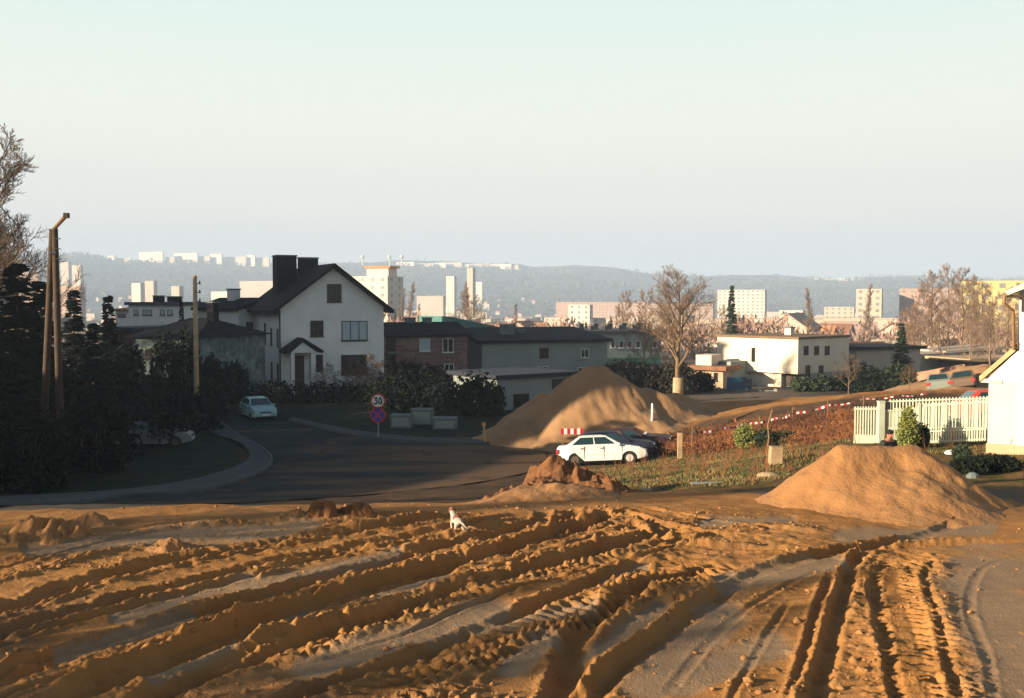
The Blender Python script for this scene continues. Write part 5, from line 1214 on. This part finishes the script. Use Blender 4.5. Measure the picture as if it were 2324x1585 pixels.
# warning tape: a ribbon of alternating stripes between stakes
pts = [P(1572, 980, 49), P(1640, 972, 49.5), P(1692, 960, 50), P(1760, 950, 50), P(1800, 938, 50), P(1880, 920, 50), P(1962, 905, 50), P(2040, 897, 50), P(2100, 893, 50)]
t = thing('warning_tape', 'red and white striped warning tape strung along the top of the bank', 'tape', pts[0])
def lerp_poly(s):
    s = min(max(s, 0), .99999) * (len(pts) - 1); i = int(s); f = s - i; p = pts[i].lerp(pts[i + 1], f); p.z -= .10 * math.sin(math.pi * f); return p - pts[0]
N = 90
for k in range(N):
    a = lerp_poly(k / N); b = lerp_poly((k + .97) / N); w = .05 if k < 60 else .028; tw = .05 * math.sin(k * .9)
    MB().hexa([a + Vector((0, tw, -w)), b + Vector((0, tw, -w)), b + Vector((0, tw + .006, -w)), a + Vector((0, tw + .006, -w))], [a + Vector((0, -tw, w)), b + Vector((0, -tw, w)), b + Vector((0, -tw + .006, w)), a + Vector((0, -tw + .006, w))]).build('tape_stripe', RED if k % 2 else WHT, t)
# concrete slabs stacked by the hedge
for i, (a, b, yt, yb, d, lab) in enumerate([(884, 932, 943, 972, 64, 'left pale concrete slab lying by the dark hedge'), (930, 981, 930, 968, 65, 'tallest concrete block of the three by the dark hedge'), (981, 1036, 950, 975, 63, 'right wide concrete block before the dark hedge')]):
    x0, x1 = X(a, d), X(b, d); z = H(x0, d); h_ = ray(a, yt).z * d - z
    t = thing('concrete_block', lab, 'concrete block', (x0, d, z)); MB().box(0, x1 - x0, 0, 1.2, -.15, h_).build('block', CONC, t, bevel=.03)
    m = MB().box(.15, x1 - x0 - .15, -.03, -.004, .1, max(.2, h_ - .15)).build('recess_panel', GREYR, t)
# garden walls
def gwall(label, pa, da, pb, db_, yt, mat, th=.25, name='garden_wall', posts=0, cat='wall'):
    A = Vector((X(pa, da), da)); B = Vector((X(pb, db_), db_)); z = min(H(*A), H(*B)); d = B - A; h_ = ray(pa, yt).z * da - z
    t = thing(name, label, cat, (A.x, A.y, z), math.atan2(d.y, d.x)); MB().box(0, d.length, 0, th, -.8, h_).build('wall', mat, t); MB().box(-.03, d.length + .03, -.04, th + .04, h_ + .003, h_ + .08).build('coping', CONC, t)
    for k in range(posts + 1 if posts else 0):
        xx = d.length * k / posts; MB().box(xx - .15, xx + .15, -.06, th + .06, -.8, h_ + .2).build('pillar', mat, t)
    return t
gwall('pale garden wall with blue middle panel in front of the white house', 1600, 94, 1762, 92, 884, M('mottled_wall', (.30, .26, .22), .9, .3, .6), posts=5)
q = (X(1650, 93.2), 93.2); MB().box(0, 2.3, -.02, .0, .1, 1.3).build('blue_panel', M('blue_tarp', (.03, .09, .15), .7, .2, 1), None, False, (q[0], q[1] - .1, H(*q)), label='blue panel leaning against the pale garden wall', cat='panel')
gwall('dark low wall under the dark canopy house', 1838, 95, 1960, 93, 876, WOODD, name='board_fence', cat='fence')
gwall('long low wall in shade below the brick house', 880, 88, 1098, 86, 866, GREYR)
gwall('dark fence under the rusty shed', 1556, 96, 1604, 96, 880, WOODD, name='board_fence', cat='fence')
# earth wall behind the fence
t = thing('retaining_wall', 'pinkish retaining wall running up behind the parked grey car', 'wall', (X(2085, 96), 96, H(X(2085, 96), 96))); zz = H(X(2085, 96), 96)
pk = [(2080, 863, 98), (2085, 846, 98), (2190, 827, 92), (2192, 850, 92)]; v = [P(*p) - t.location for p in pk]; o = Vector((0, .4, 0)); dn = Vector((0, 0, -1.0))
MB().hexa([v[0] + dn, v[3] + dn, v[3] + dn + o, v[0] + dn + o], [v[1], v[2], v[2] + o, v[1] + o]).build('wall', M('pink_wall', (.30, .16, .10), .9, .2, .5), t)
t = thing('board_fence', 'dark slanting fence rising below the pinkish retaining wall', 'fence', P(2060, 900, 88)); v = [P(2060, 900, 90) - t.location, P(2218, 862, 82) - t.location, P(2218, 832, 82) - t.location, P(2060, 872, 90) - t.location]
for k in range(16):
    a = k / 16; b = (k + .9) / 16; p0, p1, q0, q1 = v[0].lerp(v[1], a), v[0].lerp(v[1], b), v[3].lerp(v[2], a), v[3].lerp(v[2], b); o = Vector((0, .06, 0)); dn = Vector((0, 0, -.6))
    MB().hexa([p0 + dn, p1 + dn, p1 + dn + o, p0 + dn + o], [q0, q1, q1 + o, q0 + o]).build('board', WOODD, t)
heap('earth_mound', 'orange earth bank under the pinkish retaining wall', [(X(2080, 74), 74, X(2150, 72), 72, 1.0, 3.0, .5), (X(2170, 76), 76, X(2235, 73), 73, 1.8, 3.4, .5)], (24, 41, 66, 81), .2, gsand_m, cat='earth bank', amp=.3, sc=.5, seed=81)

# ------------------------------------------------------------------ green metal fence and gate
GRN = M('pale_green_metal', (.42, .45, .34), .6, .10, 3)
def fence_run(name, label, A, B, zt0, zt1, zb0, zb1, n, mid=None, bottom_plate=0, group=None, cat='fence'):
    A = Vector(A); B = Vector(B); z = H(A.x, A.y); d = B - A; L = d.length; t = thing(name, label, cat, (A.x, A.y, z), math.atan2(d.y, d.x), group)
    f = lambda a, b, s: a + (b - a) * s - z
    dx = L / n
    me = None
    for k in range(n):
        xx = dx * (k + .5); s = xx / L
        MB().box(xx - .021, xx + .021, -.016, .016, f(zb0, zb1, s), f(zt0, zt1, s)).build('picket', GRN, t)
    def rail(za, zb_, h_=.05): MB().hexa([(0, -.034, za - z), (L, -.034, zb_ - z), (L, -.018, zb_ - z), (0, -.018, za - z)], [(0, -.034, za - z + h_), (L, -.034, zb_ - z + h_), (L, -.018, zb_ - z + h_), (0, -.018, za - z + h_)]).build('rail', GRN, t)
    rail(zt0 - .10, zt1 - .10); rail(zb0 + .03, zb1 + .03)
    if mid is not None: rail(mid[0], mid[1])
    if bottom_plate: MB().box(0, L, -.05, -.038, zb0 - z, zb0 - z + bottom_plate).build('kick_plate', GRN, t)
    return t
def zat(py, d): return ray(1162, py).z * d
d1 = 31.6
fence_run('metal_gate', 'narrow pale green gate leaf with solid bottom panel at the left end of the fence', (X(1941, 32), 32), (X(1996, 31.8), 31.8), zat(923, 32), zat(923, 31.8), zat(1006, 32), zat(1006, 31.8), 9, bottom_plate=.28, cat='gate')
x = X(2003, 31.7); z = H(x, 31.7); t = thing('gate_post', 'thick pale green square gate post with dark box on top', 'post', (x, 31.7, z)); MB().box(-.09, .09, -.09, .09, -.3, zat(913, 31.7) - z).build('post', GRN, t)
MB().box(.10, .26, -.08, .08, zat(928, 31.7) - z, zat(912, 31.7) - z).build('lamp_box', STEEL, t)
MB().box(-.105, .105, -.105, .105, zat(913, 31.7) - z + .003, zat(911, 31.7) - z + .01).build('post_cap', GRN, t)
fence_run('metal_fence', 'pale green picket fence panel right of the gate post behind the cypress bush', (X(2013, 31.7), 31.7), (X(2088, 31.6), 31.6), zat(927, 31.7), zat(925, 31.6), zat(1000, 31.7), zat(1003, 31.6), 12, (zat(1000, 31.7) + .1, zat(1003, 31.6) + .1))
fence_run('metal_fence', 'long pale green picket fence ending at the bright white house corner', (X(2092, 31.6), 31.6), (X(2244, 30.8), 30.8), zat(916, 31.6), zat(906, 30.8), zat(1008, 31.6), zat(1001, 30.8), 26, (zat(983, 31.6), zat(975, 30.8)))
x = X(2090, 31.55); z = H(x, 31.55); t = thing('fence_post', 'slim pale green post joining the two fence panels', 'post', (x, 31.55, z)); MB().box(-.04, .04, -.04, .04, -.3, zat(915, 31.5) - z).build('post', GRN, t)
fence_run('metal_fence', 'taller picket fence standing behind the front green fence', (X(2020, 38), 38), (X(2248, 36.5), 36.5), zat(907, 38), zat(899, 36.5), zat(975, 38), zat(975, 36.5), 30)

# ------------------------------------------------------------------ cars
GLASS = M('car_glass', (.012, .03, .034), .08, .1, 1, spec=.8); RIMW = M('wheel_cover', (.50, .46, .40), .5, .15, 4); RIMD = M('dusty_rim', (.09, .07, .05), .7, .3, 6); LAMPR = M('red_lamp', (.45, .03, .02), .3, .1, 3); LAMPW = M('clear_lamp', (.5, .5, .45), .25, .1, 3)
def paint(name, c, c2=None): return M(name, c, .42, .06, 1.2, col2=c2, spec=.5)
def car(label, loc, rz, pm, hatch=False, rim=None, L=4.2, name='parked_car', group='cars parked beside the sand heap', wagon=False, tilt=0, pitch=0):
    t = thing(name, label, 'car', loc, rz, group); t.rotation_euler = (tilt, pitch, rz); s = L / 4.2; rim = rim or RIMD
    def arch(cx, r=.37, n=9): return [(cx + r * math.cos(math.pi * (1 - i / (n - 1))), .26 + r * math.sin(math.pi * i / (n - 1)) * 1.0) for i in range(n)]
    top = [(2.03, .30), (2.10, .40), (2.12, .52), (2.06, .66), (1.80, .79), (1.30, .88), (.88, .94), (-1.60, .97)] + ([(-2.02, .95), (-2.10, .85)] if not hatch else [(-1.95, .95), (-2.06, .85)]) + [(-2.12, .62), (-2.12, .42), (-2.02, .30)]
    prof = top + [(-1.63, .24)] + arch(-1.25) + [(-.84, .22), (.90, .22)] + arch(1.30) + [(1.70, .24)]
    prof = [(a * s, b) for a, b in prof]
    bm = bmesh.new(); n = len(prof); rows = []
    # cross-sections from side to side, bulging at the flanks and narrower at the nose
    for y, k in ((-.80, .03), (-.84, 0), (-.80, 0), (.80, 0), (.84, 0), (.80, .03)): pass
    ys = [(-.835, .045), (-.81, .0), (.81, .0), (.835, .045)]
    for y, ins in ys:
        row = []
        for a, b in prof:
            nar = 1 - .12 * max(0, (abs(a) / s - 1.55) / .6) ** 2; cz = .58; bb = b + (cz - b) * ins * 2.2 if b > .28 else b; aa = a * (1 - ins * .3)
            wy = y * nar * (1 - .035 * max(0, (b - .62) / .35))
            row.append(bm.verts.new((aa, wy, bb)))
        rows.append(row)
    for r1, r2 in zip(rows, rows[1:]):
        for i in range(n): bm.faces.new((r1[i], r1[(i + 1) % n], r2[(i + 1) % n], r2[i]))
    bm.faces.new(rows[0][::-1]); bm.faces.new(rows[-1])
    bmesh.ops.triangulate(bm, faces=[f for f in bm.faces if len(f.verts) > 4]); bmesh.ops.recalc_face_normals(bm, faces=bm.faces)
    me = bpy.data.meshes.new('body'); bm.to_mesh(me); bm.free(); me.materials.append(pm); link('body', me, t)
    # cabin
    xb0, xb1 = (-1.72, .98) if not hatch else (-2.02, .98); xt0, xt1 = (-1.02, .22) if not hatch else (-1.50, .18)
    if wagon: xb0, xt0 = -2.05, -1.85
    zb, zt_ = .935, 1.375
    def q(xa, ya, za): return Vector((xa * s, ya, za))
    bt = [q(xb0, -.77, zb), q(xb1, -.77, zb), q(xb1, .77, zb), q(xb0, .77, zb)]; tp = [q(xt0, -.60, zt_), q(xt1, -.60, zt_), q(xt1, .60, zt_), q(xt0, .60, zt_)]
    MB().hexa(bt, tp).build('cabin', pm, t, bevel=.05)
    # roof crown
    MB().hexa([q(xt0 + .08, -.54, zt_ + .002), q(xt1 - .08, -.54, zt_ + .002), q(xt1 - .08, .54, zt_ + .002), q(xt0 + .08, .54, zt_ + .002)], [q(xt0 + .2, -.42, zt_ + .03), q(xt1 - .2, -.42, zt_ + .03), q(xt1 - .2, .42, zt_ + .03), q(xt0 + .2, .42, zt_ + .03)]).build('roof', pm, t)
    def pane(a, b, c, d, u0, u1, v0, v1, name='window'):
        nn = (b - a).cross(d - a).normalized() * .012
        f = lambda u, v: a.lerp(b, u).lerp(d.lerp(c, u), v)
        P4 = [f(u0, v0), f(u1, v0), f(u1, v1), f(u0, v1)]
        MB().hexa([p + nn * .2 for p in P4], [p + nn for p in P4]).build(name, GLASS, t)
    for sg in (0, 1):
        if sg == 0: a, b, c, d = bt[0], bt[1], tp[1], tp[0]
        else: a, b, c, d = bt[2], bt[3], tp[3], tp[2]
        sp = [(.10, .50), (.53, .90)] if not sg else [(.10, .47), (.50, .90)]
        for u0, u1 in sp: pane(a, b, c, d, u0, u1, .10, .86, 'side_window')
    pane(bt[1], bt[2], tp[2], tp[1], .06, .94, .08, .92, 'windscreen'); pane(bt[3], bt[0], tp[0], tp[3], .08, .92, .12, .90, 'rear_window')
    for cx in (-1.25, 1.30):
        for sg in (-1, 1):
            w = MB().tube((cx * s, sg * .62, .29), (cx * s, sg * .80, .29), .29, .29, 20).build('wheel', BLK, t); w['label'] = 'black tyre'
            MB().tube((cx * s, sg * .79, .29), (cx * s, sg * .815, .29), .19, .17, 16).build('rim', RIMW if (cx > 0 and rim is RIMW) else (RIMD if rim is RIMW else rim), w)
    MB().box(-1.95 * s, 1.9 * s, -.58, .58, .20, .5).build('underbody', BLK, t)
    for sg in (-1, 1):
        MB().box(-2.15 * s, -2.04 * s, min(sg * .56, sg * .80), max(sg * .56, sg * .80), .60, .80).build('tail_light', LAMPR, t)
        MB().box(2.00 * s, 2.09 * s, min(sg * .44, sg * .72), max(sg * .44, sg * .72), .54, .68).build('headlight', LAMPW, t)
        MB().box(.74 * s, .86 * s, min(sg * .80, sg * .95), max(sg * .80, sg * .95), .90, 1.02).build('mirror', pm, t)
        for hx in (-.92, .02): MB().box(hx * s - .08, hx * s + .08, min(sg * .815, sg * .845), max(sg * .815, sg * .845), .78, .82).build('door_handle', BLK, t)
        for hx in (-.82, .10, .95): MB().box(hx * s - .008, hx * s + .008, min(sg * .81, sg * .8365), max(sg * .81, sg * .8365), .30, .90).build('door_gap', BLK, t)
        MB().box(-.80 * s, .88 * s, min(sg * .82, sg * .848), max(sg * .82, sg * .848), .52, .56).build('rub_strip', pm, t)
    MB().box(-2.18 * s, -2.0 * s, -.72, .72, .34, .50).build('bumper', pm, t, bevel=.03); MB().box(2.0 * s, 2.16 * s, -.70, .70, .32, .48).build('bumper', pm, t, bevel=.03)
    MB().box(2.162 * s, 2.175 * s, -.26, .26, .36, .46).build('number_plate', WHT, t); MB().box(2.085 * s, 2.12 * s, -.36, .36, .55, .63).build('grille', BLK, t)
    return t
WP = paint('white_car_paint', (.62, .60, .55), (.70, .69, .64)); NB = paint('navy_car_paint', (.010, .012, .028)); BU = paint('burgundy_car_paint', (.030, .007, .010)); SB = paint('light_blue_car_paint', (.20, .34, .36)); GG = paint('grey_green_car_paint', (.16, .18, .15)); RDP = paint('red_car_paint', (.42, .04, .025)); BRP = paint('brown_car_paint', (.10, .06, .035)); OWP = paint('offwhite_car_paint', (.15, .16, .15))  # the garden car's white paint is darkened for shade
cd = 49.0
cz = H(X(1366, cd), cd)
def slope(x, y, rz, L=2.6):
    dx, dy = math.cos(rz), math.sin(rz); return -math.atan2(H(x + dx * L / 2, y + dy * L / 2) - H(x - dx * L / 2, y - dy * L / 2), L)
def putcar(label, px, d, deg, pm, **k):
    x = X(px, d); rz = R(deg); dx, dy = math.cos(rz), math.sin(rz)
    p = slope(x, d, rz); lx, ly = -dy, dx; tl = math.atan2(H(x + lx * .75, d + ly * .75) - H(x - lx * .75, d - ly * .75), 1.5)
    return car(label, (x, d, H(x, d) + .01), rz, pm, pitch=p, tilt=tl, **k)
putcar('white saloon car nearest the camera among the parked cars, dirty along its sills', 1368, 48.6, -4, WP, rim=RIMW)
putcar('navy blue hatchback parked right behind the white saloon', 1396, 51.6, -8, NB, hatch=True)
putcar('burgundy car parked farthest back behind the navy hatchback', 1434, 53.4, -12, BU, L=4.4)
putcar('light blue saloon car driving up the shaded road towards the junction', 583, 69, -62, SB, group=None, name='saloon_car')
putcar('off-white car standing half hidden in the dark garden at the left', 342, 56, 10, OWP, hatch=True, group=None, name='parked_car')
x = X(2138, 66); putcar('grey-green car seen from the back beyond the green fence', 2138, 72, 66, GG, hatch=True, group='cars parked beyond the green fence')
putcar('low brown car parked right of the grey-green car beyond the fence', 2196, 71, 62, BRP, group='cars parked beyond the green fence')
putcar('red car parked beyond the fence beside the white house corner', 2306, 40, -6, RDP, hatch=True, group='cars parked beyond the green fence')

# ------------------------------------------------------------------ figures grown from a skeleton
def skin_fig(name, verts, edges, radii, mat, parent=None, sub=2, flat=None, loc=None):
    me = bpy.data.meshes.new(name); me.from_pydata([tuple(v) for v in verts], edges, []); o = bpy.data.objects.new(name, me); COL.objects.link(o)
    m = o.modifiers.new('skin', 'SKIN'); m.use_smooth_shade = True; m.branch_smoothing = .6
    for i, r in enumerate(radii):
        r = r if isinstance(r, tuple) else (r, r); me.skin_vertices[0].data[i].radius = r; me.skin_vertices[0].data[i].use_root = (i == 0)
    s_ = o.modifiers.new('sub', 'SUBSURF'); s_.levels = sub; s_.render_levels = sub
    dg = bpy.context.evaluated_depsgraph_get(); ev = o.evaluated_get(dg); m2 = bpy.data.meshes.new_from_object(ev); bpy.data.objects.remove(o)
    m2.materials.clear(); [m2.materials.append(x_) for x_ in (mat if isinstance(mat, list) else [mat])]; m2.shade_smooth()
    n = link(name, m2, parent, loc); return n
# ---- person behind the sand pile
px_, pd_ = 2021, 23.1
xq = X(px_, pd_); zq = H(xq, pd_)
t = thing('person', 'person in black woollen hat and dark jacket standing behind the large sand pile', 'person', (xq, pd_, zq), R(28))
SKIN = M('skin', (.34, .14, .075), .6, .08, 6); JK = M('dark_jacket', (.016, .018, .014), .85, .3, 5); HAT = M('black_wool_hat', (.008, .008, .009), .95, .2, 12); TR = M('dark_trousers', (.02, .02, .025), .9, .2, 5)
k = (ray(px_, 976).z * pd_ - zq) / 1.72   # hat top height, stooped figure
S = lambda *a: tuple(v * k for v in a)
V_ = [S(0, 0, .95), S(0, -.01, 1.12), S(0, 0, 1.30), S(0, -.02, 1.42), S(0, -.04, 1.50), S(0, -.055, 1.58), S(0, -.055, 1.64),
      S(-.10, 0, .90), S(-.11, -.03, .50), S(-.12, 0, .09), S(-.12, -.16, .05), S(.10, 0, .90), S(.11, -.03, .50), S(.12, 0, .09), S(.12, -.16, .05),
      S(-.19, 0, 1.38), S(-.25, -.02, 1.10), S(-.22, -.16, .90), S(-.20, -.22, .84), S(.19, 0, 1.38), S(.25, -.02, 1.10), S(.22, -.16, .90), S(.20, -.22, .84)]
E_ = [(0, 1), (1, 2), (2, 3), (3, 4), (4, 5), (5, 6), (0, 7), (7, 8), (8, 9), (9, 10), (0, 11), (11, 12), (12, 13), (13, 14), (3, 15), (15, 16), (16, 17), (17, 18), (3, 19), (19, 20), (20, 21), (21, 22)]
r_ = [.14, .14, .16, .12, .06, .085, .075, .10, .065, .05, .045, .10, .065, .05, .045, .085, .06, .045, .035, .085, .06, .045, .035]
# five fingers on each hand
for sg, w in ((-1, 18), (1, 22)):
    b = Vector(V_[w])
    for i in range(5):
        o1 = Vector(S((i - 2) * .018, -.05 + abs(i - 2) * .006, -.03)); o2 = Vector(S((i - 2) * .021, -.07 + abs(i - 2) * .008, -.075))
        if i == (0 if sg > 0 else 4): o1 = Vector(S((i - 2) * .022, -.02, -.01)); o2 = Vector(S((i - 2) * .026, -.045, -.035))
        V_ += [tuple(b + o1), tuple(b + o2)]; n0 = len(V_) - 2; E_ += [(w, n0), (n0, n0 + 1)]; r_ += [.011, .009]
body = skin_fig('body', V_, E_, [r * k for r in r_], [SKIN], t)
# clothing follows the same skeleton, a little wider
sel = [0, 1, 2, 3, 15, 16, 17, 19, 20, 21]; mp = {a: i for i, a in enumerate(sel)}
skin_fig('jacket', [V_[i] for i in sel], [(mp[a], mp[b]) for a, b in E_ if a in mp and b in mp], [r_[i] * k * 1.28 + .012 for i in sel], JK, t)
sel = [0, 7, 8, 9, 11, 12, 13]; mp = {a: i for i, a in enumerate(sel)}
skin_fig('trousers', [V_[i] for i in sel], [(mp[a], mp[b]) for a, b in E_ if a in mp and b in mp], [r_[i] * k * 1.22 + .01 for i in sel], TR, t)
hd = Vector(S(0, -.055, 1.60))
MB().ball(hd, .082 * k, .10 * k, .118 * k, 16, 12).build('head', SKIN, t, True)
MB().ball(hd + Vector((0, .012, .05 * k)), .096 * k, .112 * k, .085 * k, 16, 10).build('hat', HAT, t, True); MB().tube(hd + Vector((0, .01, .012 * k)), hd + Vector((0, .01, .05 * k)), .106 * k, .104 * k, 18).build('hat_brim', HAT, t, True)
MB().prism([(-.018 * k, -.03 * k), (.018 * k, -.03 * k), (0, .03 * k)], 'y', -.02, .02).build('nose', SKIN, t, loc=hd + Vector((0, -.10 * k, -.015 * k)))
for sg in (-1, 1):
    MB().ball(hd + Vector((sg * .032 * k, -.092 * k, .008)), .012 * k, .008 * k, .008 * k, 8, 6).build('eye', BLKP, t); MB().ball(hd + Vector((sg * .084 * k, .0, -.01)), .012 * k, .022 * k, .034 * k, 8, 6).build('ear', SKIN, t)
MB().box(-.026 * k, .026 * k, -.008, .004, -.004, .004).build('mouth', M('lips', (.20, .05, .04), .6, .1, 5), t, loc=hd + Vector((0, -.092 * k, -.058 * k)))
# ---- dog
xd, yd = X(1036, 18.0), 18.0
DW = M('white_fur', (.42, .35, .29), .9, .12, 9, .4, fine=60); DB = M('brown_fur', (.20, .07, .04), .9, .2, 9, .4, fine=60)
t = thing('dog', 'small white dog with brown patches walking away across the tyre ruts', 'dog', (xd, yd, H(xd, yd) - .05), R(22)); t.scale = (.68, .68, .68)
# spine runs away from the viewer (+y), head raised
V_ = [(0, -.20, .34), (0, -.08, .36), (0, .08, .36), (0, .22, .37), (0, .32, .46), (0, .40, .55), (0, .52, .52),
      (-.085, -.20, .27), (-.09, -.14, .17), (-.09, -.24, .10), (-.09, -.22, .015), (.085, -.20, .27), (.09, -.22, .17), (.09, -.31, .10), (.09, -.27, .015),
      (-.075, .22, .26), (-.075, .20, .14), (-.075, .22, .015), (.075, .22, .26), (.075, .27, .14), (.075, .30, .015),
      (0, -.29, .37), (.06, -.38, .30), (.12, -.42, .22), (.19, -.43, .20)]
E_ = [(0, 1), (1, 2), (2, 3), (3, 4), (4, 5), (5, 6), (0, 7), (7, 8), (8, 9), (9, 10), (0, 11), (11, 12), (12, 13), (13, 14), (3, 15), (15, 16), (16, 17), (3, 18), (18, 19), (19, 20), (0, 21), (21, 22), (22, 23), (23, 24)]
r_ = [.125, .12, .125, .125, .085, .085, .045, .08, .045, .026, .026, .07, .045, .026, .026, .05, .032, .028, .05, .032, .028, .035, .024, .02, .012]
skin_fig('body', V_, E_, r_, [DW], t)
for sg in (-1, 1): MB().prism([(sg * .03, .60), (sg * .085, .58), (sg * .10, .50), (sg * .06, .53)], 'y', .37, .41).build('ear', DB, t)
MB().ball((.02, .04, .395), .125, .13, .10, 12, 8).build('back_patch', DB, t, True); MB().ball((0, .39, .575), .085, .09, .062, 12, 8).build('head_patch', DB, t, True)
MB().ball((0, .565, .52), .016, .014, .014, 8, 6).build('nose', BLKP, t)
# ------------------------------------------------------------------ small things on the ground
x = X(1745, 27); q = gz(x, 27); t = thing('stone', 'pale flat stone lying in the weeds below the wooden stump', 'stone', q); MB().ball((0, 0, .03), .30, .16, .10, 9, 6).build('rock', WOODL, t)
q = gz(X(1625, 25.6), 25.6); t = thing('plank', 'thin grey plank lying at the edge of the weeds', 'plank', q, R(3)); MB().box(-.6, .6, -.05, .05, 0, .035).build('board', METG, t)
q = gz(X(1612, 26.5), 26.5); 
q = gz(X(1466, 25.4), 25.4); t = thing('wood_block', 'small wooden block lying on the orange soil right of the brown heap', 'wood block', q, R(10)); MB().box(-.16, .16, -.08, .08, -.02, .09).build('block', WOODL, t)
q = gz(X(2165, 29.2), 29.2); t = thing('white_bag', 'crumpled whitish bag on the ground by the pile below the fence', 'bag', q); MB().ball((0, 0, .05), .2, .14, .09, 10, 6).build('bag', WHT, t, True)
q = gz(X(2188, 28.2), 28.2); shrub('small_bush', 'low dark bush at the right flank of the large sand pile', q, [(0, 0, .16, .25, .25, .25)], 1400, .07, NEED, 12)
for i, (px, d) in enumerate([(2240, 26.6), (2275, 26.4), (2205, 26.0)]):  # low near-black clumps darken the ground where the pile's shadow lies
    q = gz(X(px, d), d); shrub('small_bush', ['low dark juniper in the shadow beside the sand pile, middle one', 'low dark juniper in the shadow nearest the white house', 'low dark juniper touching the foot of the sand pile'][i], q, [(0, 0, .12, .45, .5, .25), (.3, .2, .1, .4, .4, .2)], 2200, .07, NEEDD, 20 + i)
q = gz(X(2215, 25.0), 25.0); t = thing('stone', 'grey round stone half in shade at the right foot of the sand pile', 'stone', q); MB().ball((0, 0, .04), .16, .12, .12, 9, 6).build('rock', CONC, t)
